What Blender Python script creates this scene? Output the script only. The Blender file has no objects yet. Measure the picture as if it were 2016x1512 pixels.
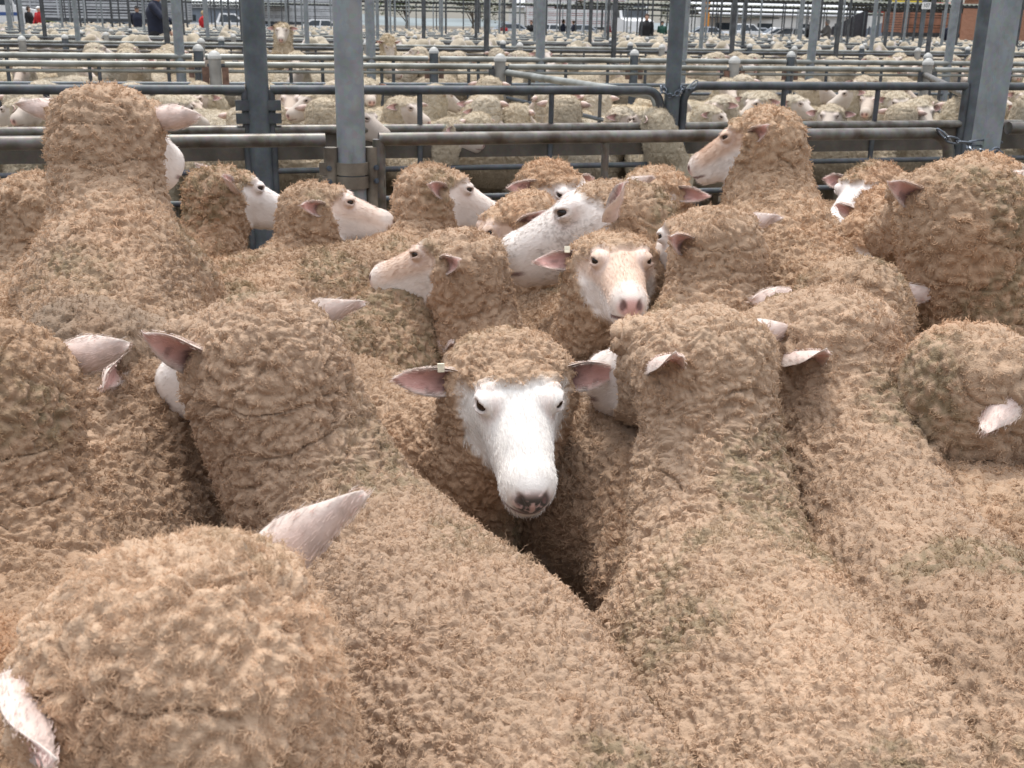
import bpy, math, time, os
import numpy as np
from mathutils import Vector, Matrix

R = math.radians
scn = bpy.context.scene
COL = scn.collection
T0 = time.time()

# ------------------------------------------------------------------ camera, sky, sun, exposure
FOC, CAMH, PITCH, ROLL = 2130.0, 1.27, R(18.33), R(1.0)      # focal length in pixels of a 2016 px wide frame
FW = np.array([0, math.cos(PITCH), -math.sin(PITCH)])
RT0 = np.array([1.0, 0, 0]); UP0 = np.cross(RT0, FW)
RT = RT0 * math.cos(ROLL) + UP0 * math.sin(ROLL)
UP = UP0 * math.cos(ROLL) - RT0 * math.sin(ROLL)
CAM = np.array([0, 0, CAMH])
cam = bpy.data.objects.new('camera', bpy.data.cameras.new('camera'))
COL.objects.link(cam)
cam.matrix_world = Matrix(((RT[0], UP[0], -FW[0], 0), (RT[1], UP[1], -FW[1], 0), (RT[2], UP[2], -FW[2], CAMH), (0, 0, 0, 1)))
cam.data.sensor_width = 36.0
cam.data.lens = 36.0 * FOC / 2016.0
cam.data.clip_start = 0.05
cam.data.clip_end = 3000
cam.data.dof.use_dof = True
cam.data.dof.focus_distance = 1.75
cam.data.dof.aperture_fstop = 18
scn.camera = cam

SUN_EL, SUN_AZ = R(70), R(-15)                                # azimuth clockwise from +Y
world = bpy.data.worlds.new("World"); scn.world = world; world.use_nodes = True
wn = world.node_tree
sky = wn.nodes.new('ShaderNodeTexSky'); sky.sky_type = 'NISHITA'; sky.sun_disc = False
sky.sun_elevation = SUN_EL; sky.sun_rotation = SUN_AZ
sky.air_density = 1.0; sky.dust_density = 1.5; sky.ozone_density = 1.0
cloud = wn.nodes.new('ShaderNodeMix'); cloud.data_type = 'RGBA'; cloud.inputs[0].default_value = .72      # bright thin overcast over the clear sky
gc = wn.nodes.new('ShaderNodeTexCoord'); sx = wn.nodes.new('ShaderNodeSeparateXYZ'); mr_ = wn.nodes.new('ShaderNodeMapRange')
mr_.inputs[1].default_value = 0; mr_.inputs[2].default_value = 1; mr_.inputs[3].default_value = 1.5; mr_.inputs[4].default_value = 13.5     # an overcast sky is brightest overhead
cc_ = wn.nodes.new('ShaderNodeCombineColor'); wn.links.new(gc.outputs['Generated'], sx.inputs[0]); pw_ = wn.nodes.new('ShaderNodeMath'); pw_.operation = 'POWER'; pw_.inputs[1].default_value = 1.6; pw_.use_clamp = True
wn.links.new(sx.outputs[2], pw_.inputs[0]); wn.links.new(pw_.outputs[0], mr_.inputs[0])
for k_ in range(3): wn.links.new(mr_.outputs[0], cc_.inputs[k_])
wn.links.new(cc_.outputs[0], cloud.inputs[7])
wn.links.new(sky.outputs[0], cloud.inputs[6]); wn.links.new(cloud.outputs[2], wn.nodes['Background'].inputs[0])
wn.nodes['Background'].inputs[1].default_value = 0.12
sun = bpy.data.objects.new('sun', bpy.data.lights.new('sun', 'SUN')); COL.objects.link(sun)
sun.data.energy = 1.5; sun.data.angle = R(13); sun.data.color = (1.0, 0.95, 0.88)
sd = Vector((math.sin(SUN_AZ) * math.cos(SUN_EL), math.cos(SUN_AZ) * math.cos(SUN_EL), math.sin(SUN_EL)))
sun.rotation_euler = (-sd).to_track_quat('-Z', 'Y').to_euler()
scn.view_settings.view_transform = 'Standard'
scn.view_settings.look = 'None'
scn.view_settings.gamma = 1.0
scn.view_settings.exposure = 0.95
scn.cycles.max_bounces = 6
scn.cycles.diffuse_bounces = 4
scn.cycles.transparent_max_bounces = 4

# ------------------------------------------------------------------ helpers
def ray(x, y):
    d = FW + RT * (x - 1008) / FOC + UP * (756 - y) / FOC
    return d / np.linalg.norm(d)
def at(x, y, D): return CAM + ray(x, y) * D
def at_z(x, y, z):
    r = ray(x, y); return CAM + r * ((z - CAMH) / r[2])
YAW = R(16)
EU = np.array([math.cos(YAW), math.sin(YAW), 0]); EV = np.array([-math.sin(YAW), math.cos(YAW), 0]); EZ = np.array([0, 0, 1.0])
def uv(u, v, z=0.0): return EU * u + EV * v + EZ * z
def at_v(x, v, z):                                            # point of fence row v seen in picture column x
    lo, hi = -80.0, 80.0
    for _ in range(60):
        m = (lo + hi) / 2; d = uv(m, v, z) - CAM; w = d @ FW
        if (w < .3 and m < 0) or (w >= .3 and 1008 + FOC * (d @ RT) / w < x): lo = m
        else: hi = m
    return lo

def tag(o, label=None, cat=None, group=None, kind=None):
    for k, val in (('label', label), ('category', cat), ('group', group), ('kind', kind)):
        if val: o[k] = val
    return o
def empty(name, loc, rz=0.0):
    o = bpy.data.objects.new(name, None); COL.objects.link(o); o.empty_display_size = .1
    o.location = loc; o.rotation_euler = (0, 0, rz); return o
def mesh_obj(name, V, F, mat=None, parent=None, smooth=True, color=None, mats=None, midx=None):
    me = bpy.data.meshes.new(name)
    V = np.asarray(V, np.float32); n = len(V)
    if isinstance(F, np.ndarray):
        m, k = F.shape
        me.vertices.add(n); me.vertices.foreach_set('co', V.ravel())
        me.loops.add(m * k); me.loops.foreach_set('vertex_index', F.astype(np.int32).ravel())
        me.polygons.add(m); me.polygons.foreach_set('loop_start', np.arange(0, m * k, k, dtype=np.int32))
        me.polygons.foreach_set('loop_total', np.full(m, k, np.int32))
        me.update(calc_edges=True)
    else:
        me.from_pydata(V.tolist(), [], F); me.update()
    if smooth: me.polygons.foreach_set('use_smooth', np.ones(len(me.polygons), bool))
    if color is not None:
        a = me.attributes.new('tint', 'FLOAT_COLOR', 'POINT')
        c = np.ones((n, 4), np.float32); c[:, :3] = color
        a.data.foreach_set('color', c.ravel())
    for m_ in (mats or ([mat] if mat else [])): me.materials.append(m_)
    if midx is not None: me.polygons.foreach_set('material_index', np.asarray(midx, np.int32))
    o = bpy.data.objects.new(name, me); COL.objects.link(o)
    if parent is not None: o.parent = parent
    return o

class MB:                                                     # collects pieces of ONE mesh
    def __init__(s): s.V, s.F, s.n = [], [], 0
    def add(s, V, F):
        s.V.append(np.asarray(V, float)); s.F += [[i + s.n for i in f] for f in F]; s.n += len(V); return s
    def box(s, c, size, X=EU, Y=EV, Z=EZ):
        c = np.asarray(c, float); a, b, d = [q / 2 for q in size]
        V = [c + X * i * a + Y * j * b + Z * k * d for k in (-1, 1) for j in (-1, 1) for i in (-1, 1)]
        return s.add(V, [(0, 2, 3, 1), (4, 5, 7, 6), (0, 1, 5, 4), (2, 6, 7, 3), (0, 4, 6, 2), (1, 3, 7, 5)])
    def tube(s, pts, r, n=12, cap=True):
        P = np.asarray(pts, float); rr = np.broadcast_to(np.asarray(r, float), (len(P),))
        T = np.gradient(P, axis=0); T /= np.linalg.norm(T, axis=1)[:, None]
        ref = np.array([0, 0, 1.0]) if abs(T[0][2]) < .9 else np.array([1.0, 0, 0])
        V, a = [], np.linspace(0, 2 * np.pi, n, endpoint=False)
        for p, t, q in zip(P, T, rr):
            x = np.cross(ref, t); x /= np.linalg.norm(x); y = np.cross(t, x); ref = y if abs(t @ y) < .5 else ref
            V.append(p + q * (np.cos(a)[:, None] * x + np.sin(a)[:, None] * y))
        F = [(i * n + j, i * n + (j + 1) % n, (i + 1) * n + (j + 1) % n, (i + 1) * n + j) for i in range(len(P) - 1) for j in range(n)]
        if cap: F += [tuple(range(n))[::-1], tuple((len(P) - 1) * n + j for j in range(n))]
        return s.add(np.concatenate(V), F)
    def build(s, name, mat, parent=None, smooth=False):
        V = np.concatenate(s.V)
        if parent is not None and parent.type == 'EMPTY':
            M = np.array(parent.matrix_basis.inverted()); V = V @ M[:3, :3].T + M[:3, 3]
        o = mesh_obj(name, V, s.F, mat, parent, smooth=False)
        if smooth:
            o.data.polygons.foreach_set('use_smooth', np.ones(len(o.data.polygons), bool))
            try: o.data.set_sharp_from_angle(angle=R(40))
            except Exception: pass
        return o

def hash3(i, j, k, seed):
    h = (i * 374761393 + j * 668265263 + k * 2147483647 + seed * 1274126177) & 0xffffffff
    h = ((h ^ (h >> 13)) * 1274126177) & 0xffffffff
    return ((h ^ (h >> 16)) & 0xffff) / 65535.0
def noise(P, scale, seed=0):                                  # value noise, 0..1
    q = np.asarray(P, np.float64) * scale + 1000.0
    b = np.floor(q).astype(np.int64); f = q - b; f = f * f * (3 - 2 * f); out = 0
    for dx in (0, 1):
        for dy in (0, 1):
            for dz in (0, 1):
                w = (f[:, 0] if dx else 1 - f[:, 0]) * (f[:, 1] if dy else 1 - f[:, 1]) * (f[:, 2] if dz else 1 - f[:, 2])
                out = out + w * hash3(b[:, 0] + dx, b[:, 1] + dy, b[:, 2] + dz, seed)
    return out
def fbm(P, scale, seed=0, o=3):
    return sum(noise(P, scale * 2 ** i, seed + i) * .5 ** i for i in range(o)) / sum(.5 ** i for i in range(o))
def sstep(x, a, b):
    t = np.clip((x - a) / (b - a), 0, 1); return t * t * (3 - 2 * t)
def worley(P, scale, seed=0):                                 # nearest jittered cell point: distance (cell units) and the vector to it
    q = np.asarray(P) * scale + 500.0; b = np.floor(q).astype(np.int64); best = np.full(len(P), 9.0); vec = np.zeros((len(P), 3))
    for dx in (-1, 0, 1):
        for dy in (-1, 0, 1):
            for dz in (-1, 0, 1):
                c = b + (dx, dy, dz); f = c + np.stack([.1 + .8 * hash3(c[:, 0], c[:, 1], c[:, 2], seed + k) for k in (1, 2, 3)], 1)
                d = f - q; r = np.linalg.norm(d, axis=1); m = r < best; best[m] = r[m]; vec[m] = d[m]
    return best, vec / scale
def nrm(v): return v / (np.linalg.norm(v, axis=-1, keepdims=True) + 1e-9)

# ------------------------------------------------------------------ materials
def new_mat(name):
    m = bpy.data.materials.new(name); m.use_nodes = True
    return m, m.node_tree, m.node_tree.nodes['Principled BSDF']
def plain(name, col, rough=.6, metal=0.0, var=.15, scale=8.0, bump=0.0, stain=None, spec=.5, wear=0.0):
    m, nt, b = new_mat(name); N, L = nt.nodes, nt.links
    tc = N.new('ShaderNodeTexCoord'); nz = N.new('ShaderNodeTexNoise'); nz.inputs['Scale'].default_value = scale; nz.inputs['Detail'].default_value = 6
    L.new(tc.outputs['Object'], nz.inputs['Vector'])
    cr = N.new('ShaderNodeValToRGB'); L.new(nz.outputs['Fac'], cr.inputs[0])
    c2 = stain or tuple(c * (1 - var) for c in col); c1 = tuple(min(1, c * (1 + var)) for c in col)
    cr.color_ramp.elements[0].position = .33; cr.color_ramp.elements[1].position = .62
    cr.color_ramp.elements[0].color = (*c2, 1); cr.color_ramp.elements[1].color = (*c1, 1)
    out_ = cr.outputs[0]
    if wear:                                                  # spangle, scuffs and a little rust on galvanised steel
        vo = N.new('ShaderNodeTexVoronoi'); vo.inputs['Scale'].default_value = 70; L.new(tc.outputs['Object'], vo.inputs['Vector'])
        sp1 = N.new('ShaderNodeMix'); sp1.data_type = 'RGBA'; sp1.blend_type = 'MULTIPLY'; sp1.inputs[0].default_value = .14
        L.new(out_, sp1.inputs[6]); L.new(vo.outputs['Color'], sp1.inputs[7])
        mp_ = N.new('ShaderNodeMapping'); mp_.inputs['Scale'].default_value = (1, 1, .22); L.new(tc.outputs['Object'], mp_.inputs[0])
        n2 = N.new('ShaderNodeTexNoise'); n2.inputs['Scale'].default_value = 26; n2.inputs['Detail'].default_value = 8; n2.inputs['Roughness'].default_value = .7; L.new(mp_.outputs[0], n2.inputs['Vector'])
        r2 = N.new('ShaderNodeValToRGB'); r2.color_ramp.elements[0].position = .58; r2.color_ramp.elements[1].position = .72; L.new(n2.outputs['Fac'], r2.inputs[0])
        mu = N.new('ShaderNodeMath'); mu.operation = 'MULTIPLY'; mu.inputs[1].default_value = wear; L.new(r2.outputs[0], mu.inputs[0])
        sp2 = N.new('ShaderNodeMix'); sp2.data_type = 'RGBA'; L.new(mu.outputs[0], sp2.inputs[0]); L.new(sp1.outputs[2], sp2.inputs[6]); sp2.inputs[7].default_value = (.075, .05, .033, 1)
        out_ = sp2.outputs[2]
    L.new(out_, b.inputs['Base Color'])
    b.inputs['Roughness'].default_value = rough; b.inputs['Metallic'].default_value = metal
    b.inputs['Specular IOR Level'].default_value = spec
    if bump:
        bp = N.new('ShaderNodeBump'); bp.inputs['Strength'].default_value = bump; bp.inputs['Distance'].default_value = .01
        L.new(nz.outputs['Fac'], bp.inputs['Height']); L.new(bp.outputs[0], b.inputs['Normal'])
    return m
def tinted(name, rough, fibre=False, bump=0.0, sheen=0.0):
    m, nt, b = new_mat(name); N, L = nt.nodes, nt.links
    at_ = N.new('ShaderNodeAttribute'); at_.attribute_name = 'tint'
    col = at_.outputs['Color']
    if fibre:
        hi = N.new('ShaderNodeHairInfo'); mr = N.new('ShaderNodeMapRange'); mr.inputs[3].default_value = .90; mr.inputs[4].default_value = 1.10
        L.new(hi.outputs['Random'], mr.inputs[0])
        mx = N.new('ShaderNodeVectorMath'); mx.operation = 'SCALE'; L.new(col, mx.inputs[0]); L.new(mr.outputs[0], mx.inputs['Scale']); col = mx.outputs[0]
        out = N['Material Output']; df = N.new('ShaderNodeBsdfDiffuse'); tr = N.new('ShaderNodeBsdfTranslucent'); ms = N.new('ShaderNodeMixShader'); ms.inputs[0].default_value = .08
        L.new(col, df.inputs[0]); L.new(col, tr.inputs[0]); L.new(df.outputs[0], ms.inputs[1]); L.new(tr.outputs[0], ms.inputs[2]); L.new(ms.outputs[0], out.inputs[0])
        return m
    L.new(col, b.inputs['Base Color']); b.inputs['Roughness'].default_value = rough; b.inputs['Specular IOR Level'].default_value = .25
    b.inputs['Sheen Weight'].default_value = sheen
    if bump:
        tc = N.new('ShaderNodeTexCoord'); nz = N.new('ShaderNodeTexNoise'); nz.inputs['Scale'].default_value = 420; nz.inputs['Detail'].default_value = 3
        L.new(tc.outputs['Object'], nz.inputs['Vector'])
        bp = N.new('ShaderNodeBump'); bp.inputs['Strength'].default_value = bump; bp.inputs['Distance'].default_value = .002
        L.new(nz.outputs['Fac'], bp.inputs['Height']); L.new(bp.outputs[0], b.inputs['Normal'])
    return m
M = {}
M['skin'] = tinted('sheep_skin', .75, bump=.35, sheen=.15)
M['wool'] = tinted('sheep_wool', .9, fibre=True)
M['fleece_skin'] = tinted('fleece_surface', .95, bump=1.0, sheen=.10)
M['ear'] = tinted('sheep_ear', .7, bump=.25, sheen=.2)
M['eye'] = plain('sheep_eye', (.022, .012, .007), .12, var=.5, scale=60)
M['tag'] = plain('ear_tag_plastic', (.75, .70, .55), .4, var=.15, scale=150)
M['galv'] = plain('galvanised_steel', (.125, .142, .156), .48, .45, .22, 9, .05, wear=.3)
M['galv_light'] = plain('galvanised_steel_light', (.27, .295, .31), .5, .3, .14, 14, .04, wear=.3)
M['dark_steel'] = plain('weathered_steel', (.085, .092, .10), .55, .4, .3, 10, .05, wear=.75)
M['worn_pipe'] = plain('worn_pipe', (.155, .147, .135), .42, .4, .3, 14, .03, stain=(.075, .06, .046), wear=.75)
M['sheet'] = plain('dirty_sheet_steel', (.095, .08, .065), .6, .2, .25, 5, .03, stain=(.055, .046, .036), wear=.75)
M['chain'] = plain('chain_steel', (.14, .16, .19), .4, .8, .3, 40)
M['ground'] = plain('yard_dirt', (.11, .09, .07), .95, 0, .3, 1.5, .3)

# ------------------------------------------------------------------ implicit surfaces
def smin(a, b, k):
    h = np.clip(.5 + .5 * (b - a) / k, 0, 1); return b + (a - b) * h - k * h * (1 - h)
def cone(P, a, b, ra, rb):
    a = np.asarray(a, np.float32); b = np.asarray(b, np.float32); ab = b - a
    t = np.clip(((P - a) @ ab) / (ab @ ab + 1e-9), 0, 1)
    return np.linalg.norm(P - a - t[:, None] * ab, axis=1) - (ra + (rb - ra) * t)
def ell(P, c, r):
    r = np.asarray(r, np.float32); q = (P - np.asarray(c, np.float32)) / r
    k0 = np.linalg.norm(q, axis=1); k1 = np.linalg.norm(q / r, axis=1); return k0 * (k0 - 1) / (k1 + 1e-6)
def surface_nets(f, org, h):
    n = np.array(f.shape) - 1; nx, ny, nz = n
    s = f < 0
    cnt = np.zeros(n, np.int8); C = {}
    for i in (0, 1):
        for j in (0, 1):
            for k in (0, 1):
                cnt += s[i:i + nx, j:j + ny, k:k + nz]
    act = np.argwhere((cnt > 0) & (cnt < 8)); idx = -np.ones(n, np.int64); idx[tuple(act.T)] = np.arange(len(act))
    vals = {(i, j, k): f[act[:, 0] + i, act[:, 1] + j, act[:, 2] + k] for i in (0, 1) for j in (0, 1) for k in (0, 1)}
    pos = np.zeros((len(act), 3)); w = np.zeros(len(act))
    for a in vals:
        for ax in range(3):
            if a[ax] == 0:
                b = list(a); b[ax] = 1; va, vb = vals[a], vals[tuple(b)]
                m = (va < 0) != (vb < 0); t = np.where(m, va / (va - vb + 1e-12), 0)
                p = np.tile(np.array(a, float), (len(act), 1)); p[:, ax] = t
                pos += np.where(m[:, None], p, 0); w += m
    V = org + (act + pos / w[:, None]) * h
    F = []
    for ax in range(3):
        o1, o2 = [(1, 2), (2, 0), (0, 1)][ax]
        sl = [slice(1, -1)] * 3; sl[ax] = slice(0, -1); sl2 = list(sl); sl2[ax] = slice(1, None)
        A, B = s[tuple(sl)], s[tuple(sl2)]
        e = np.argwhere(A != B); flip = A[tuple(e.T)]
        c = e.copy(); c[:, o1] += 1; c[:, o2] += 1
        def g(d1, d2):
            q = c.copy(); q[:, o1] -= d1; q[:, o2] -= d2; return idx[tuple(q.T)]
        quad = np.stack([g(0, 0), g(1, 0), g(1, 1), g(0, 1)], 1)
        quad[~flip] = quad[~flip][:, ::-1]; F.append(quad)
    F = np.concatenate(F); F = F[(F >= 0).all(1)]
    return V, F
def grid_sdf(fn, lo, hi, h):
    lo = np.asarray(lo, np.float32); n = np.ceil((np.asarray(hi) - lo) / h).astype(int) + 1
    ax = [lo[i] + h * np.arange(n[i], dtype=np.float32) for i in range(3)]
    G = np.stack(np.meshgrid(*ax, indexing='ij'), -1).reshape(-1, 3)
    return fn(G).reshape(n), lo
def compact(V, F):
    u, inv = np.unique(F.ravel(), return_inverse=True); return V[u], inv.reshape(F.shape)
def vnormals(V, F):
    a, b, c = V[F[:, 0]], V[F[:, 1]], V[F[:, 2]]; d = V[F[:, -1]]
    fn = np.cross(c - a, d - b) if F.shape[1] == 4 else np.cross(b - a, c - a)
    N = np.zeros_like(V)
    for k in range(F.shape[1]): np.add.at(N, F[:, k], fn)
    return nrm(N)

def subdivide(V, F):
    e = np.sort(np.stack([F, np.roll(F, -1, 1)], -1).reshape(-1, 2), 1); key = e[:, 0].astype(np.int64) * len(V) + e[:, 1]
    u, inv = np.unique(key, return_inverse=True); ev = np.stack([u // len(V), u % len(V)], 1); inv = inv.reshape(F.shape)
    n, m = len(V), len(u); c = n + m + np.arange(len(F))
    Vn = np.concatenate([V, V[ev].mean(1), V[F].mean(1)])
    Q = [np.stack([F[:, i], n + inv[:, i], c, n + inv[:, i - 1]], 1) for i in range(4)]
    return Vn, np.concatenate(Q)
def wool_lumps(P, sp, seed, tk):
    """height of the fleece: staples gathered into rounded tufts, finer curls on each"""
    q = P + .010 * np.stack([noise(P, 38, seed + k) - .5 for k in (1, 2, 3)], 1) * 2
    d1, _ = worley(q, 1 / sp.get('tuft', .017), seed); d2, _ = worley(q * np.array([1, 1, .72]), 1 / sp.get('curlsize', .0068), seed + 9)
    k = fbm(P, 16, seed + 77); a = sp.get('amp', .007) * (1 - .3 * tk) * (.55 + .9 * k)
    crack = 1 - sstep(np.abs(fbm(P * np.array([1, 1, 1.8]), 10, seed + 61) - .5), .0, .03)
    return a * (1 - d1 ** 2) + sp.get('amp2', .0032) * (1 + .45 * tk) * (1 - d2 ** 1.4) - .006 * crack * (1 - .5 * tk)

# ------------------------------------------------------------------ sheep
EYE = np.array([.091, .0520, -.025])
EAR = np.array([.002, .080, -.042])
sp_slit = [.0062]; sp_er = [.013]                               # skin lies this far under the visible fleece
def head_sdf(P, face, wool):
    f = ell(P, (.015, 0, -.062), (.088, .066, .056))
    f = smin(f, cone(P, (.06, 0, -.055), (.178, 0, -.086), .056, .037), .03)
    f = smin(f, ell(P, (.196, 0, -.092), (.036, .034, .033)), .02)
    f = smin(f, cone(P, (.03, 0, -.105), (.182, 0, -.122), .048, .027), .025)
    for s in (-1, 1):
        f = smin(f, ell(P, (.078, s * .043, -.019), (.030, .019, .017)), .015)
    if wool > 0:
        f = smin(f, ell(P, (-.018, 0, -.046), (.070, .086, .046)) - .004 * wool + sp_er[0], .03)
        f = smin(f, ell(P, (.0, 0, -.085), (.072, .098, .085)) + sp_er[0], .03)
    if face:
        for s in (-1, 1):
            e = EYE * (1, s, 1); q = P - e
            f = smin(f, np.linalg.norm(q, axis=1) - .0158, .008)
            out = np.array([.48, s * .86, .12]); out /= np.linalg.norm(out)
            fwd = np.array([.9, -s * .3, -.12]); fwd -= out * (fwd @ out); fwd /= np.linalg.norm(fwd); v = np.cross(out, fwd)
            q = q - out * .014; k = np.stack([q @ fwd / .0180, q @ v / sp_slit[0], q @ out / .013], 1)
            f = np.maximum(f, -(np.linalg.norm(k, axis=1) - 1) * .0075)
            f = np.maximum(f, -cone(P, (.231, s * .010, -.104), (.224, s * .024, -.078), .0045, .0055))
            f = np.maximum(f, -cone(P, (.232, 0, -.117), (.19, s * .040, -.120), .0022, .0028))
    return f

def face_colors(L, wool, sp, rng):
    """albedo of skin and short hair on head-local points L: white or tan hair, pink nose skin, darker lips and lids"""
    white = np.array(sp.get('face', (.80, .74, .70))); tan = np.array((.62, .44, .33)); pink = np.array((.62, .36, .32))
    n = fbm(L, 40, rng); c = np.tile(white, (len(L), 1))
    k = sp.get('tan', .0)
    if k:
        m = k * sstep(L[:, 2] + .25 * L[:, 0], -.062, -.035) * (1 - .7 * sstep(L[:, 0], .17, .21)); c = c * (1 - m[:, None]) + tan * m[:, None]
    c = c * (1 - .10 * sstep(n, .5, .75)[:, None])
    # pink nose between the nostrils and along the lips
    d = np.sqrt(((L[:, 0] - .233) / .026) ** 2 + (L[:, 1] / .034) ** 2 + ((L[:, 2] + .096) / .022) ** 2)
    m = (1 - sstep(d, .5, 1.3)) * sp.get('pinknose', .75); c = c * (1 - m[:, None]) + pink * m[:, None]
    for s in (-1, 1):
        q = np.stack([(L[:, 0] - .228) / .012, (L[:, 1] - s * .017) / .0095, (L[:, 2] + .090) / .015], 1)
        m = (1 - sstep(np.linalg.norm(q, axis=1), .55, 1.1)) * .85; c = c * (1 - m[:, None]) + np.array((.10, .05, .045)) * m[:, None]
        q = np.linalg.norm(L - EYE * (1, s, 1), axis=1)
        m = (1 - sstep(q, .0145, .0175)) * .4; c = c * (1 - m[:, None]) + np.array((.32, .20, .17)) * m[:, None]
        m = (1 - sstep(q, .022, .034)) * .5 * sstep(q, .018, .023); c = c * (1 - m[:, None]) + np.array((.78, .66, .62)) * m[:, None]
    m = (1 - sstep(np.abs(L[:, 2] + .1185), .0025, .0055)) * sstep(L[:, 0], .172, .19) * .85; c = c * (1 - m[:, None]) + np.array((.20, .11, .10)) * m[:, None]
    dk = sp.get('mud', 0)
    if dk:
        d = np.sqrt(((L[:, 0] - .230) / .024) ** 2 + (L[:, 1] / .034) ** 2 + ((L[:, 2] + .100) / .026) ** 2)
        m = (1 - sstep(d, .5, 1.2)) * sstep(fbm(L, 120, 5), .40, .55) * dk; c = c * (1 - m[:, None]) + np.array((.07, .06, .05)) * m[:, None]
    gf = sp.get('grime', 0)
    if gf:
        m = gf * sstep(fbm(L, 330, 9), .48, .62) * sstep(fbm(L, 30, 4), .35, .6); c = c * (1 - m[:, None]) + np.array((.33, .28, .25)) * m[:, None]
    return c

def head_frame(az, pitch, roll=0.0):
    a, p = R(az), R(pitch)
    X = np.array([math.sin(a) * math.cos(p), math.cos(a) * math.cos(p), -math.sin(p)])
    Y = np.array([-math.cos(a), math.sin(a), 0.0])
    Z = np.cross(X, Y); c, s = math.cos(R(roll)), math.sin(R(roll))
    return np.stack([X, Y * c + Z * s, Z * c - Y * s], 1)         # columns: forward, left, up

def wool_mask(L, inside, seed, bald=0.0):
    """1 where the fleece grows; bare on the face in front of the topknot and the cheeks"""
    z, ay = L[:, 2], np.abs(L[:, 1])
    edge = .050 + .034 * sstep(z, -.032, .004) - .012 * (1 - sstep(np.abs(z + .05), .0, .03)) + .045 * sstep(-z, .10, .16) + .022 * (noise(L, 45, seed) - .5) - bald
    edge = edge - .012 * sstep(ay, .05, .07) * sstep(z, -.06, -.03) * (1 - sstep(z, -.02, .01))
    bare = np.zeros(len(L)); bare[inside] = (head_sdf(L[inside].astype(np.float32), True, 0) < .014)
    return np.where(bare > 0, 1 - sstep(L[:, 0], edge - .011, edge + .009), 1.0)

def ear_mesh(length, width, cup, droop, n=20, m=9):
    V, t_, s_ = [], [], []
    for side in (0, 1):
        for i in range(n):
            t = i / (n - 1); w = width * .5 * ((.74 + .26 * math.sin(math.pi / 2 * t / .42)) if t < .42 else max(.02, 1 - ((t - .42) / .582) ** 1.9) ** .56)
            for j in range(m):
                s = j / (m - 1) * 2 - 1; ang = s * cup * (1.25 - .75 * t)
                rad = w / max(cup, .3)
                y = t * length; x = rad * math.sin(ang) * .95
                z = -rad * (1 - math.cos(ang)) * -1 - droop * t * t * length + (.0022 * (1 - t) + .0012) * (1 if side else -1) * (1 - abs(s) ** 4 * .8)
                z += .0035 * math.sin(9 * t + 2 * s) * t
                V.append((x, y, z)); t_.append(t); s_.append(s)
    F = []
    for side in (0, 1):
        o = side * n * m
        for i in range(n - 1):
            for j in range(m - 1):
                q = [o + i * m + j, o + i * m + j + 1, o + (i + 1) * m + j + 1, o + (i + 1) * m + j]
                F.append(q if side else q[::-1])
    rim = [i * m for i in range(n)] + [(n - 1) * m + j for j in range(1, m)] + [i * m + m - 1 for i in range(n - 2, -1, -1)]
    o = n * m
    for a, b in zip(rim[:-1], rim[1:]): F.append([a, b, b + o, a + o][::-1])
    return np.array(V), np.array(F), np.array(t_), np.array(s_)

def sample(V, F, w, count, rng):
    T = np.concatenate([F[:, [0, 1, 2]], F[:, [0, 2, 3]]])
    a, b, c = V[T[:, 0]], V[T[:, 1]], V[T[:, 2]]
    ar = .5 * np.linalg.norm(np.cross(b - a, c - a), axis=1) * w[T].mean(1)
    p = np.cumsum(ar); tot = p[-1]
    if count is None: return tot
    k = np.searchsorted(p, rng.random(count) * tot); k = np.minimum(k, len(T) - 1)
    r1, r2 = np.sqrt(rng.random(count)), rng.random(count)
    B = np.stack([1 - r1, r1 * (1 - r2), r1 * r2], 1)
    return T[k], B
def thin(P, s, rng):
    k = np.floor(P / s + 777).astype(np.int64); key = (k[:, 0] * 4001 + k[:, 1]) * 4001 + k[:, 2]
    order = rng.permutation(len(P)); _, i = np.unique(key[order], return_index=True); return order[i]

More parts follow.
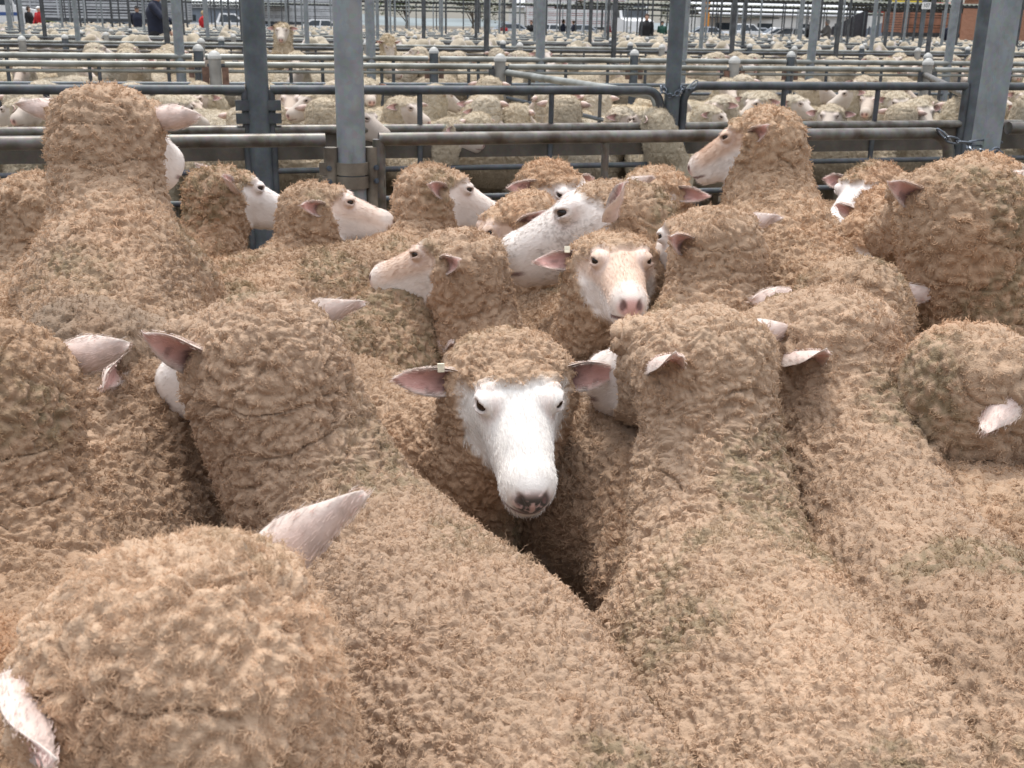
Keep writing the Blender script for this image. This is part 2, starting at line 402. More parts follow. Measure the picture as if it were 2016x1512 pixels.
def locks(P, N, flow, rng, L, rad, m, n, curl, crimp, up, fl, conv=.55, waves=2.6):
    k = len(P)
    L = np.broadcast_to(L, (k,)) * (.7 + .6 * rng.random(k))
    rnd = rng.normal(size=(k, 3)); D0 = nrm(N * up + flow * fl + rnd * .13)
    ax = nrm(np.cross(N, rng.normal(size=(k, 3)))); fr_ = np.stack([noise(P, 28, 90 + q) - .5 for q in (1, 2, 3)], 1); ax2 = nrm(np.cross(N, fr_) + .09 * ax)
    side = nrm(np.cross(D0, ax2)); ang = curl * (.4 + 1.0 * rng.random(k))
    off_r = rad * np.sqrt(rng.random((k, m))); ph = rng.random((k, m)) * 2 * np.pi
    t1 = nrm(np.cross(N, ax)); off = (np.cos(ph)[..., None] * ax[:, None] + np.sin(ph)[..., None] * t1[:, None]) * off_r[..., None]
    pos = P - N * .003; out = np.empty((k, m, n, 3), np.float32); wph = rng.random(k) * 2 * np.pi
    sj = rng.normal(size=(k, m, 3)) * rad * .42; sph = rng.uniform(-1, 1, (k, m)) * 1.3
    lm = (.8 + .3 * rng.random((k, m)))
    path = np.zeros((k, 3)); base = pos
    for i in range(n):
        t = i / (n - 1)
        a = (ang * t ** 1.3)[:, None]
        d = D0 * np.cos(a) + np.cross(ax2, D0) * np.sin(a)
        if i: path = path + d * (L / (n - 1))[:, None]
        w = (np.sin(wph[:, None] + sph + t * waves * 2 * np.pi) * crimp * min(1, 2 * t))[..., None]
        w2 = (np.cos(wph[:, None] * 1.7 + sph * 1.3 + t * waves * 1.6 * np.pi) * crimp * .7 * min(1, 2 * t))[..., None]
        out[:, :, i] = base[:, None] + side[:, None] * w + ax2[:, None] * w2 + path[:, None] * lm[..., None] + off * (1 - conv * t ** .8) + sj * t
    return out.reshape(k * m, n, 3)

def curves_obj(name, sets, mat, parent):
    """sets: list of (points (k,n,3), root radius, tip factor, colour (k,3))"""
    sizes = np.concatenate([np.full(len(p), p.shape[1], np.int32) for p, *_ in sets])
    cd = bpy.data.hair_curves.new(name); cd.add_curves(sizes.tolist())
    pts = np.concatenate([p.reshape(-1, 3) for p, *_ in sets]).astype(np.float32)
    cd.position_data.foreach_set('vector', pts.ravel())
    rad = np.concatenate([np.tile(r * (1 - (1 - tf) * np.linspace(0, 1, p.shape[1]) ** 1.5), len(p)) for p, r, tf, c in sets]).astype(np.float32)
    ra = cd.attributes.get('radius') or cd.attributes.new('radius', 'FLOAT', 'POINT'); ra.data.foreach_set('value', rad)
    ca = cd.attributes.new('tint', 'FLOAT_COLOR', 'CURVE'); c4 = np.ones((len(sizes), 4), np.float32)
    c4[:, :3] = np.concatenate([c for *_, c in sets]); ca.data.foreach_set('color', c4.ravel())
    cd.materials.append(mat)
    o = bpy.data.objects.new(name, cd); COL.objects.link(o); o.parent = parent
    return o

NSTR = [0]
def wool_tint(P, sp, seed):
    """albedo of the fleece: grease-tan with paler and rusty areas, and green-black dung stains where the flank rubs"""
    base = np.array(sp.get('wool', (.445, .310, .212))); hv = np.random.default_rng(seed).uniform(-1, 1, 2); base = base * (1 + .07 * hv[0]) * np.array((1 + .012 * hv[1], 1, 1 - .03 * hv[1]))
    c = base * (1 + .30 * (fbm(P, 7, seed) - .5) + .22 * (fbm(P, 45, seed + 3) - .5))[:, None]
    m = sstep(fbm(P, 5, seed + 11), .56, .74)[:, None] * sp.get('rust', .28); c = c * (1 - m) + base * np.array((1.06, .85, .70)) * m
    m = sstep(fbm(P, 6, seed + 21), .52, .70)[:, None] * sp.get('grey', .10); c = c * (1 - m) + base * np.array((.86, .90, .88)) * m
    m = (sstep(fbm(P, 5.5, seed + 31), .57, .70) * sstep(noise(P, 120, seed + 5), .25, .7))[:, None] * sp.get('dung', .6); c = c * (1 - m) + np.array((.15, .13, .07)) * m
    for (q, r, col, k) in sp.get('marks', ()):
        d = np.linalg.norm((P - np.asarray(q)) / np.asarray(r), axis=1) + .5 * (fbm(P, 30, seed + 41) - .5)
        m = ((1 - sstep(d, .45, 1.0)) * (.45 + .55 * sstep(noise(P, 150, 3), .3, .7)))[:, None] * k; c = c * (1 - m) + np.array(col) * m
    return c

def build_sheep(sp, cam_cull=True):
    """one sheep: body (trunk, legs and head as one continuous skin), fleece, ears, eyes"""
    sp_slit[0] = sp.get('slit', .0062); sp_er[0] = sp.get('er', .013); seed = sp['seed']; rng = np.random.default_rng(seed)
    HF = head_frame(*sp['hdir']); hs = sp.get('hs', 1.0); hp = np.array(sp['head']) - HF @ (EAR * (1, 0, 1)) * hs
    W, Rm = np.array(sp['W']), np.array(sp['R'])               # top of withers, top of rump
    fat = sp.get('fat', 1.0); bd = nrm(W - Rm); lat = nrm(np.cross(EZ, bd)); upb = np.cross(bd, lat)
    root = np.array([(W[0] + Rm[0]) / 2, (W[1] + Rm[1]) / 2, 0.0])
    rW, rM, rR = .152 * fat, .176 * fat, .158 * fat
    cW, cR = W - upb * rW, Rm - upb * rR; cM = (W + Rm) / 2 - upb * (rM - .004)
    back = hp - HF[:, 0] * .018 * hs - HF[:, 2] * .098 * hs
    nc = sp.get('neck', .10)
    ctrl = cW * .5 + back * .5 + bd * .10 + np.array([0, 0, -.03]) + sp.get('bow', 0) * lat
    ts = np.linspace(0, 1, 7); NK = [(1 - t) ** 2 * (cW + bd * .03 + upb * .02) + 2 * t * (1 - t) * ctrl + t * t * back for t in ts]
    nr = [.122 * fat * (1 - t) ** 1.3 + nc * (1 - (1 - t) ** 1.3) for t in ts]
    det = sp.get('det', 1)
    def fn(P):
        P = P.astype(np.float32)
        q = P - cM.astype(np.float32)
        f = smin(cone(P, cR, cM, rR, rM), cone(P, cM, cW, rM, rW), .05)
        f = smin(f, ell_o(P, cM - upb * .02, (lat, bd, upb), (rM * 1.06, .40, rM * 1.08)), .05)
        g = None
        for i in range(6):
            d = cone(P, NK[i], NK[i + 1], nr[i], nr[i + 1]); g = d if g is None else smin(g, d, .02)
        f = smin(f, g, sp.get('kneck', .035))
        f = smin(f, np.linalg.norm(P - (cW + bd * .08 - upb * .06), axis=1) - .12 * fat, .06)
        for s in (-1, 1):
            for c, fw_, up_ in ((cW, .03, 0), (cR, -.05, 0)):
                hip = c + lat * s * .09 + bd * fw_ - upb * .05
                if c is cW and sp.get('rear'):
                    knee = hip + bd * .18 - np.array([0, 0, .20]); foot = knee + bd * .05 - np.array([0, 0, .22])
                else:
                    foot = np.array([hip[0], hip[1], .02]); knee = (hip + foot) / 2 + bd * (.03 if c is cW else -.05)
                f = smin(f, cone(P, hip, knee, .085, .045), .05); f = smin(f, cone(P, knee, foot, .040, .026), .02)
        f = smin(f, cone(P, cR - bd * .15 + upb * .06, cR - bd * .19 - upb * .12, .035, .022), .03)
        f = f + sp_er[0]; Lp = ((P - hp) @ HF / hs).astype(np.float32)
        near = np.linalg.norm(Lp, axis=1) < .34
        hd = np.full(len(P), 9.0, np.float32); hd[near] = head_sdf(Lp[near], det > 0, sp.get('topknot', 1.0)) * hs
        return np.where(near, smin(f, hd, .03), f)
    def ell_o(P, c, axes, r):
        q = np.stack([(P - c) @ a for a in axes], 1); return ell(q.astype(np.float32), (0, 0, 0), r)
    pts = np.array([W, Rm, hp, cW, cR, hp + HF[:, 0] * .22] + NK)
    lo = pts.min(0) - .30; hi = pts.max(0) + .30; lo[2] = sp.get('zmin', -.03)
    h = sp.get('h', .014)
    f, org = grid_sdf(fn, lo, hi, h); V, F = surface_nets(f, org, h)
    hh = sp.get('hh', .0042); blo, bhi = np.array([-.02, -.155, -.22]), np.array([.275, .155, .12])
    fh, orgh = grid_sdf(lambda L: fn(((L * hs) @ HF.T + hp)) / hs, blo, bhi, hh); Vh, Fh = surface_nets(fh, orgh, hh)
    Lb = (V - hp) @ HF / hs; mg = h * .6 / hs
    inb = ((Lb > blo + mg) & (Lb < bhi - mg)).all(1); F = F[~inb[F].all(1)]
    V, F = compact(V, F)
    def refine(V, F, lv, step):                               # denser where the fleece can be seen
        for _ in range(lv):
            N_ = vnormals(V, F); c = V[F].mean(1); n_ = N_[F].mean(1); see = (c[:, 2] > sp.get('zcut', .34) - .04)
            if cam_cull: see &= (n_ * nrm(CAM - c)).sum(1) > -.5
            Fs, Fk = F[see], F[~see]
            Vs, Fs = subdivide(*compact(V, Fs)); V, F = np.concatenate([V, Vs]), np.concatenate([Fk, Fs + len(V)])
            V, F = compact(V, F)
        if lv and step is not None:
            N_ = vnormals(V, F); V = V - N_ * step(V)[:, None]
        return V, F
    V, F = refine(V, F, sp.get('lv', 0), fn); nb = len(V)
    Vw = (Vh * hs) @ HF.T + hp; Fh_ = Fh
    if sp.get('hlv', 0): Vw, Fh_ = refine(Vw, Fh, sp['hlv'], None)
    V = np.concatenate([V, Vw]); F = np.concatenate([F, Fh_ + nb])
    N = vnormals(V, F)
    Lh = (V - hp) @ HF / hs
    inside = ((Lh > blo - .02) & (Lh < bhi + .02)).all(1)
    wm = wool_mask(Lh, inside, seed, sp.get('bald', 0)) if sp.get('bare', True) else np.ones(len(V))
    if sp.get('lv', 0):
        tk = sstep((V - (W + bd * .04)) @ -bd, 0, .12) * np.where(inside, 0, 1)
        hgt = wool_lumps(V, sp, seed, tk) * wm * np.where(inside & (Lh[:, 0] > .03), .75, 1)
        V = V + N * hgt[:, None]; N = vnormals(V, F)
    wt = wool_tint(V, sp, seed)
    legs = 1 - sstep(V[:, 2], .18, .32); wmask = wm * (1 - legs)
    fc = face_colors(Lh, wm, sp, seed)
    def trunk_dust(Q, c, n):                                  # yard dust and old dung rubbed along the back and flanks
        m = sstep((Q - (W + bd * .03)) @ -bd, 0, .14) * sstep(fbm(Q, 11, seed + 70), .30, .62) * sp.get('dust', .35)
        return c * (1 - m[:, None] * (1 - np.array((.62, .60, .58))))
    colr = trunk_dust(V, wt, None) * .88 * wm[:, None] + fc * (1 - wm[:, None]); lg = legs[:, None] * wm[:, None]; colr = colr * (1 - lg) + np.array((.34, .27, .2)) * lg  # fleece skin darkened in colour to stand in for the strands' self-shadow
    rt = empty(sp.get('name', 'sheep'), root)
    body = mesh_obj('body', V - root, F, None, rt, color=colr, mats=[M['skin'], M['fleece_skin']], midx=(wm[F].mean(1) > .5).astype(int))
    # ---- fleece
    sets = []
    view = nrm(CAM - V); facing = (N * view).sum(1)
    vis = np.ones(len(V))
    if cam_cull: vis = (facing > -.45).astype(float)
    w = np.clip((wmask - .2) * 1.4, 0, 1) * (V[:, 2] > sp.get('zcut', .34)) * vis
    sp_ = sp.get('spacing', .010); area = sample(V, F, w, None, rng); cnt = int(area / sp_ ** 2 * 3.2)
    T, B = sample(V, F, w, cnt, rng)
    P = (V[T] * B[..., None]).sum(1); k = thin(P, sp_, rng); T, B, P = T[k], B[k], P[k]
    Nn = nrm((N[T] * B[..., None]).sum(1)); Lk = (P - hp) @ HF / hs
    hd = ((Lk > blo) & (Lk < bhi)).all(1)
    g = np.array([0, 0, -1.0]) - bd * .55
    # along the neck the fibre flows down the neck towards the shoulder
    fl = g - Nn * (Nn @ g)[:, None] + np.where(hd[:, None], (HF[:, 0] * .55)[None] * sstep(Lk[:, 0], 0, .05)[:, None] - (HF[:, 0] * .4)[None] * (1 - sstep(Lk[:, 0], -.03, .02))[:, None], 0)
    fl = fl + .9 * np.stack([noise(P, 9, seed + q) - .5 for q in (1, 2, 3)], 1)
    fl = fl - Nn * (fl * Nn).sum(1)[:, None]
    Ln = sp.get('len', .032) * (.75 + .5 * noise(P, 22, seed + 7)) * np.where(hd, .8, 1.0)
    crack = sstep(np.abs(fbm(P * np.array([1, 1, 1.0]), 14, seed + 61) - .5), .0, .035); Ln = Ln * (.68 + .32 * crack)
    edge = hd & (Lk[:, 0] > .035); Ln = np.where(edge, Ln * .75, Ln)
    m_, n_ = sp.get('m', 12), sp.get('n', 8)
    C = locks(P, Nn, fl, rng, Ln, sp_ * .72, m_, n_, sp.get('curl', 1.5), sp.get('crimp', .0022), sp.get('up', .8), sp.get('flow', .75), conv=.5, waves=sp.get('waves', 2.6))
    tc = trunk_dust(P, wool_tint(P, sp, seed), Nn) * (1.0 + .18 * rng.random((len(P), 1)))
    tc = np.repeat(tc, m_, 0)
    sets.append((C - root, sp.get('fr', .0006), .35, tc))
    # stray fuzz
    kf = rng.permutation(len(P))[:int(len(P) * sp.get('fuzz', .28))]
    C2 = locks(P[kf], Nn[kf], fl[kf], rng, Ln[kf] * 1.3, sp_ * .8, 2, 6, .9, .0015, 1.0, .4, conv=.0)
    sets.append((C2 - root, sp.get('fr', .0006) * .6, .4, np.repeat(trunk_dust(P[kf], wool_tint(P[kf], sp, seed), Nn[kf]) * 1.05, 2, 0)))
    nf = sp.get('facehair', 700 if cam_cull else 0)
    if nf:
        w = (wm < .5) * vis * (np.abs(Lh[:, 0] - .12) < .15)
        for s in (-1, 1): w = w * (np.linalg.norm(Lh - EYE * (1, s, 1), axis=1) > .019)
        w = w * (1 - sstep(Lh[:, 0], .20, .215)) * inside
        T, B = sample(V, F, w, nf, rng); Pf = (V[T] * B[..., None]).sum(1); Nf = nrm((N[T] * B[..., None]).sum(1))
        gf = HF[:, 0] * 1.0 - HF[:, 2] * .3; flf = gf - Nf * (Nf @ gf)[:, None]
        Cf = locks(Pf + Nf * .003, Nf, flf, rng, .008, .0005, 1, 4, .15, .0002, .16, 1.0)
        sets.append((Cf - root, .00028, .3, face_colors((Pf - hp) @ HF / hs, None, sp, seed) * (.94 + .12 * rng.random((len(Pf), 1)))))
    NSTR[0] += sum(len(s[0]) for s in sets)
    # ---- ears and eyes
    fz = []
    ears = sp.get('ears', ((0, 0, 0), (0, 0, 0)))
    for s, (back_, lift, twist) in zip((1, -1), ears):       # left, right: swept back, lifted, opening turned
        El = sp.get('ear', .094) * hs
        Ve, Fe, te, se = ear_mesh(El, .066 * hs, 1.35, .12)
        a = R(back_); e = R(lift)
        Yd = np.array([-math.sin(a) * math.cos(e), s * math.cos(a) * math.cos(e), math.sin(e)])
        Zd = np.array([-1.0, 0, -.4]); Zd -= Yd * (Zd @ Yd); Zd /= np.linalg.norm(Zd)          # the back of the ear
        tw = R(twist) * s; Zd = Zd * math.cos(tw) + np.cross(Yd, Zd) * math.sin(tw); Xd = np.cross(Yd, Zd)
        Vl = EAR * (1, s, 1) * hs + Ve[:, :1] * Xd + Ve[:, 1:2] * Yd - Ve[:, 2:] * Zd * -1 * -1
        Vwd = Vl @ HF.T + hp
        if s < 0: pass
        n2 = len(Ve) // 2
        inner = np.r_[np.zeros(n2, bool), np.ones(n2, bool)]
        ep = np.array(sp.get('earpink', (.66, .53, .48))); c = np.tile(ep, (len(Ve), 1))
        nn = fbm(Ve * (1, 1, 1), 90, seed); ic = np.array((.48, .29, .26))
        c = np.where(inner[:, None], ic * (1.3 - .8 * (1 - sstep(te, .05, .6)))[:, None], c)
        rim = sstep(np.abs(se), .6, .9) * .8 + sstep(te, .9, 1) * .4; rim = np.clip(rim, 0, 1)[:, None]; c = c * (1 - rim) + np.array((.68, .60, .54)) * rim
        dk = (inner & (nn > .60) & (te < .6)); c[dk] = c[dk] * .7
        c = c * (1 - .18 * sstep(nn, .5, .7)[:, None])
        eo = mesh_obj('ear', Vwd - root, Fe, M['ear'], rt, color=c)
        if cam_cull:
            Ne = vnormals(Vwd, Fe); Te, Be = sample(Vwd, Fe, np.ones(len(Vwd)), 900, rng); Pe = (Vwd[Te] * Be[..., None]).sum(1); Nf = nrm((Ne[Te] * Be[..., None]).sum(1)) * np.where(rng.random(900) < .5, 1, -1)[:, None]
            Ce = locks(Pe, Nf, np.tile(HF @ Yd, (900, 1)), rng, .007, .0004, 1, 4, .2, .0002, .25, 1.0); fz.append((Ce - root, .00026, .3, (c[Te] * Be[..., None]).sum(1) * 1.05))
        if det > 0:
            ei = EYE * (1, s, 1); u = np.linspace(0, 2 * np.pi, 15)[:-1]; th = np.linspace(0, np.pi, 9)
            Vs = np.array([[math.sin(t) * math.cos(q), math.sin(t) * math.sin(q), math.cos(t)] for t in th for q in u]) * .0122 + ei - np.array([.0008, s * .0016, 0])
            Fs = np.array([[i * 14 + j, (i + 1) * 14 + j, (i + 1) * 14 + (j + 1) % 14, i * 14 + (j + 1) % 14] for i in range(8) for j in range(14)])
            mesh_obj('eye', (Vs * hs) @ HF.T + hp - root, Fs, M['eye'], rt)
        if (s == 1 and 'L' in sp.get('tagged', '')) or (s == -1 and 'R' in sp.get('tagged', '')):
            b = MB(); row = [int(.30 * 19) * 9, int(.30 * 19) * 9 + 8]; pos_ = max((Vwd[q] for q in row), key=lambda q: q[2]) - root; edge_ = Xd
            Xa, Ya, Za = HF @ edge_, HF @ Yd, HF @ Zd
            b.box(pos_, (.0125, .010, .005), Xa, Ya, Za); tg = b.build('ear_tag', M['tag'], None); tg.parent = eo
    curves_obj('fleece', sets + fz, M['wool'], rt)
    return rt

# ------------------------------------------------------------------ the ground
g = 260.0
go = mesh_obj('ground', [uv(-g, -20), uv(g, -20), uv(g, 2 * g), uv(-g, 2 * g)], [(0, 1, 2, 3)], M['ground'], smooth=False); tag(go, kind='structure')

# ------------------------------------------------------------------ the sheep of the near pen
NEAR = []
def sheep(label, head, hdir, baz, L=.55, wo=(.23, .15, 0), W=None, rz=None, **k):
    """head: picture x, y and metres from the camera of the point between the ears; hdir: compass heading, nose-down pitch, roll;
    baz: compass heading of the trunk; wo: how far the withers lie behind, below and left of the head; rz: height of the rump"""
    hp = at(*head); b = R(baz); fw = np.array([math.sin(b), math.cos(b), 0]); lf = np.array([-fw[1], fw[0], 0])
    Wp = at(*W) if W else hp - fw * wo[0] - EZ * wo[1] + lf * wo[2]
    Rp = Wp - fw * L; Rp[2] = rz if rz is not None else Wp[2] - .01
    D = head[2]
    NEAR.append(dict(label=label, head=hp, hdir=hdir, W=Wp, R=Rp, D=D, seed=len(NEAR) * 17 + 5,
                     **{**dict(fr=.00040 * max(D, .8), spacing=.0066 + .0014 * D, m=4, n=7, fat=.86, neck=.084, dust=.30 if D < 1.7 else .6, er=.009, lv=3 if D < 1.65 else 2, hlv=1 if D < 1.65 else 0,
                               hh=.0034, h=.014, len=.0036 + .0020 * D, curl=2.0, crimp=.0016, waves=1.6, up=.75, flow=.6, amp=.011, amp2=.0088 + .0002 * D, tuft=.0135 + .0025 * D, curlsize=.0060 + .0013 * D), **k}))
PE = ((28, 12, 35), (28, 12, 35))                               # ears laid back
BE = ((74, -4, 115), (20, 2, 0))                             # left ear turned to the rear
sheep('sheep nearest the camera at the bottom left, seen over its woolly crown', (312,1245,.84), (312,35,0), 335, .5, hs=1.06, ears=((58,-26,0),(36,22,0)), wo=(.24,.15,0),fat=.9,neck=.095, ear=.105, wool=(.52,.37,.26), tuft=.019, amp=.012, amp2=.0095, curlsize=.0078, spacing=.0056, len=.0085, m=5, fuzz=.5)
sheep('sheep with its back to the camera, white ear up, left of the white faced one', (496,674,1.5), (309,14,0), 335, .58, hs=1.0, bald=-.035, wo=(.20,.14,-.09), ears=((18,22,150),(36,16,0)),fat=.95, neck=.104, ear=.10, kneck=.02)
sheep('white faced sheep staring at the camera with a muddy nose', (1003,742,1.62), (170,17,0), 130, .5, hs=1.0, earpink=(.78,.70,.65), face=(.80,.77,.74), facehair=6000, slit=.0078, mud=1, tagged='R', wo=(.22,.08,.02), fat=.98)
sheep('broad backed sheep right of the muddy nosed face, looking away to the left', (1376,688,1.58), (322,12,3), 355, .60, hs=1.05, bald=-.07, slit=.007, facehair=1500, wo=(.31,.14,.01), ears=((58,0,130),(2,5,0)), ear=.118,fat=1.04, neck=.085, wool=(.455,.318,.215), kneck=.02)
sheep('sheep facing away with a twisted left ear, right of the broadest back', (1615,652,1.78), (312,14,-8), 358, .58, W=(1828,1001,1.44), ears=((50,4,110),(12,2,0)), ear=.112,fat=.9, neck=.094, hs=1.12, kneck=.02, bald=-.2)
sheep('sheep with a single pointed white ear showing, behind the twisted ear', (1660,585,1.95), (348,40,0), 349, .5, wo=(.24,.15,0))
sheep('sheep with a hanging ear and head low at the right edge', (1940,725,1.7), (88,15,0), 165, .5, bald=-.05, wo=(.2,.12,.05), ears=((20,-40,0),(35,-45,70)))
sheep('big shaggy sheep at the right edge, round ear opening towards the camera', (1880,385,2.1), (343,15,0), 335, .6, bald=-.3, wo=(.18,.22,-.12), fat=1.0, neck=.105, ears=((30,10,165),(25,20,0)))
sheep('sheep whose crown shows behind the big shaggy one at the right', (1945,345,2.95), (60,10,0), 20, .5, hs=.86, neck=.070)
sheep('tall tan faced sheep in profile, mounting above the flock on the right', (1495,262,2.35), (288,18,0), 350, .55, hs=.70, W=(1575,430,2.2), rz=.6, rear=1, tan=.9, facehair=2500, ears=((25,12,40),(35,15,0)), neck=.068)
sheep('sheep facing away below the tall tan profile, neck wool in even rows', (1400,466,2.0), (325,15,-3), 12, .32, rz=.48, ear=.125, ears=((40,5,165),(0,8,0)), hs=.86, neck=.070)
sheep('pink nosed sheep facing the camera with a tag in one ear', (1210,515,2.05), (176,-2,0), 170, .5, hs=.87, tan=.8, facehair=4000, tagged='R', pinknose=1)
sheep('bare white headed sheep in profile with grey speckled nose', (1222,412,2.2), (280,12,0), 285, .5, facehair=4000, grime=.6, topknot=.0, bald=.02, wo=(.2,.12,.0), ears=((25,50,0),(40,25,0)), ear=.08, hs=1.18)
sheep('sheep with a white blaze behind the bare white head', (1285,375,2.75), (215,15,0), 200, .5, facehair=800, hs=.86, neck=.070)
sheep('sheep facing right near the fence, just left of the white blaze', (1090,362,2.85), (140,22,0), 150, .5, facehair=800, hs=.86, neck=.070)
sheep('tan nosed sheep facing left behind the speckled white muzzle', (1020,430,2.5), (258,28,0), 280, .5, tan=.9, facehair=1200, topknot=.6, ears=PE, hs=.86, neck=.070)
sheep('sheep in left profile with pink rimmed eye, resting its chin on a back', (905,505,2.1), (283,5,0), 330, .5, tan=.8, facehair=2500, wo=(.16,.16,-.05), ears=((25,12,40),(20,10,0)), hs=.82, neck=.070)
sheep('sheep looking right, at the rail right of the clamped post', (855,368,2.65), (75,12,0), 30, .55, tan=.3, facehair=800, wo=(.2,.1,0), ears=PE, hs=.82, neck=.068)
sheep('sheep in right profile with its nose before the clamped post', (625,402,2.6), (78,3,0), 40, .5, tan=.6, facehair=800, wo=(.2,.1,0), ears=PE, hs=.80, neck=.068)
sheep('sheep with a large raised ear, left of the one nosing the clamped post', (440,370,2.85), (60,10,0), 30, .5, ears=((30,30,30),(30,35,0)), hs=.86, neck=.070)
sheep('tallest sheep at the left, seen from behind with a grass stained back', (215,235,2.15), (14,15,0), 345, .6, W=(208,440,1.95), rz=.62, rear=1, fat=.9, ear=.11, ears=((0,12,0),(0,8,0)), neck=.082)
sheep('sheep mostly hidden at the left edge behind the tallest one', (70,395,2.6), (335,10,0), 350, .5)
sheep('dark shaded sheep squeezed behind the left edge one, two pale ears showing', (205,668,1.75), (60,22,0), 20, .5, bald=-.3, wool=(0.288,0.208,0.148), dung=.05, grey=0, wo=(.2,.11,0), ears=((10,55,0),(10,-20,0)))  # fleece colour is partly darker wool, partly shade from its neighbours painted in
sheep('rusty brown sheep at the left edge, one white ear pointing right', (-35,735,1.4), (335,30,0), 332, .55, wo=(.25,.15,0), wool=(.41,.272,.175), rust=.7, ears=((20,5,0),(25,6,0)))
sheep('sheep with a white cheek near the fence, left of the big shaggy one', (1715,365,3.0), (230,18,0), 190, .5, hs=.86, neck=.070)
sheep('sheep bowing its head in front of the white cheeked one', (1745,425,2.6), (235,40,0), 200, .5, bald=-.08, hs=.86, neck=.070)
sheep('sheep with its head buried, dark smooth back below the left profile', (820,640,2.2), (60,70,0), 45, .5, wo=(.1,-.05,0))
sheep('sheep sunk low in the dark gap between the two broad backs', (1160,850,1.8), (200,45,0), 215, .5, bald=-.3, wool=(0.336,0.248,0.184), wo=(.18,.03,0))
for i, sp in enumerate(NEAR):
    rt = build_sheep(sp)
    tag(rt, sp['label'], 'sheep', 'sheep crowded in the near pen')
print('near sheep', len(NEAR), 'strands', NSTR[0], round(time.time() - T0, 1), 's')

# ------------------------------------------------------------------ fences of the yards
def pipe(b, u0, u1, v, z, r, n=12): b.tube([uv(u0, v, z), uv(u1, v, z)], r, n)
def arc(c, a, b_, r, n=7):                                    # quarter bend from c + a*r to c + b_*r
    return [np.asarray(c) + r * (np.asarray(a) * math.cos(t) + np.asarray(b_) * math.sin(t)) for t in np.linspace(0, math.pi / 2, n)]
def panel(label, u0, u1, v, ztop, rt_, mat, rails=(), ups=(), sheet=None, round0=0, round1=0, zlow=.12, group=None, ends=True, lowmat=None, cat='fence panel', name='fence_panel'):
    t = empty(name, uv((u0 + u1) / 2, v, 0), YAW); tag(t, label, cat, group)
    b = MB(); P = []
    if ends: P += [uv(u0, v, zlow)]
    if round0: P += arc(uv(u0 + round0, v, ztop - round0), -EU, EZ, round0)
    else:
        if ends: b.tube(P + [uv(u0, v, ztop)], rt_ * .95, 12); P = []
        P += [uv(u0, v, ztop)]
    if round1: P += arc(uv(u1 - round1, v, ztop - round1), EZ, EU, round1)
    else: P += [uv(u1, v, ztop)]
    if ends:
        if round1: P += [uv(u1, v, zlow)]
        else: b.tube([uv(u1, v, zlow), uv(u1, v, ztop - .001)], rt_ * .95, 12)
    b.tube(P, rt_, 14); b.build('top_rail', mat, t, True)
    for z, r, m in rails:
        q = MB(); pipe(q, u0 + rt_ * .5, u1 - rt_ * .5, v, z, r, 10); q.build('rail', m, t, True)
    for u in ups:
        q = MB(); q.tube([uv(u, v + .003, zlow), uv(u, v + .003, ztop - rt_ * .4)], rt_ * .62, 10); q.build('upright', lowmat or mat, t, True)
    if sheet:
        z0, z1 = sheet; q = MB(); q.box(uv((u0 + u1) / 2, v + .012, (z0 + z1) / 2), (u1 - u0 - rt_, .006, z1 - z0)); q.build('sheet', M['sheet'], t)
    return t
def post(label, u, v, z, r, mat, group=None, square=False, name='post', bracket=None, cap=False):
    b = MB(); n = 20
    if square: b.box(uv(u, v, z / 2), (r * 2, r * 2, z))
    else: b.tube([uv(u, v, 0), uv(u, v, z)], r, n)
    o = b.build(name, mat, None, True); tag(o, label, 'post', group)
    if cap:
        q = MB(); prof = [(0, 1.12), (.022, 1.12), (.026, 1.05), (.045, .80), (.058, .45), (.063, .05)]
        a = np.linspace(0, 2 * np.pi, n, endpoint=False)
        V = np.concatenate([uv(u, v, z + dz - .012) + r * k * (np.cos(a)[:, None] * EU + np.sin(a)[:, None] * EV) for dz, k in prof])
        F = [(i * n + j, i * n + (j + 1) % n, (i + 1) * n + (j + 1) % n, (i + 1) * n + j) for i in range(len(prof) - 1) for j in range(n)]
        F.append([(len(prof) - 1) * n + j for j in range(n)]); q.add(V, F); q.build('post_cap', M['cap'], o, True)
    for zb, h, mt in bracket or ():
        for s in (-1, 1):
            q = MB(); q.box(uv(u + s * (r + .028), v - r * .3, zb), (.05, .010, h)); q.build('bracket', mt, o)
    return o
def chain(label, pts, size=.012, group=None):
    b = MB(); P = np.array(pts)
    for i in range(len(P) - 1):
        c = (P[i] + P[i + 1]) / 2; t = nrm(P[i + 1] - P[i]); L = np.linalg.norm(P[i + 1] - P[i]) * .62
        s = nrm(np.cross(t, [0.3, 1, .2 if i % 2 else 5])); a = np.linspace(0, 2 * np.pi, 13)
        b.tube([c + t * L * math.cos(q) + s * size * math.sin(q) for q in a], .0034, 6, cap=False)
    o = b.build('chain', M['chain'], None, True); return tag(o, label, 'chain', group)
M['cap'] = plain('capped_post_paint', (.40, .40, .385), .5, 0, .12, 12)
M['post_paint'] = plain('grey_post_paint', (.27, .265, .25), .55, .1, .2, 9)
M['rust'] = plain('rusty_bracket', (.16, .095, .07), .7, .2, .35, 25)
M['pale_pipe'] = plain('pale_galvanised_pipe', (.26, .27, .255), .45, .3, .2, 5, stain=(.15, .15, .13))
M['bolt'] = plain('bolt_head', (.12, .15, .19), .4, .8, .2, 60)
M['clamp'] = plain('clamp_plate', (.20, .175, .14), .55, .35, .3, 14, .05, stain=(.11, .09, .07))

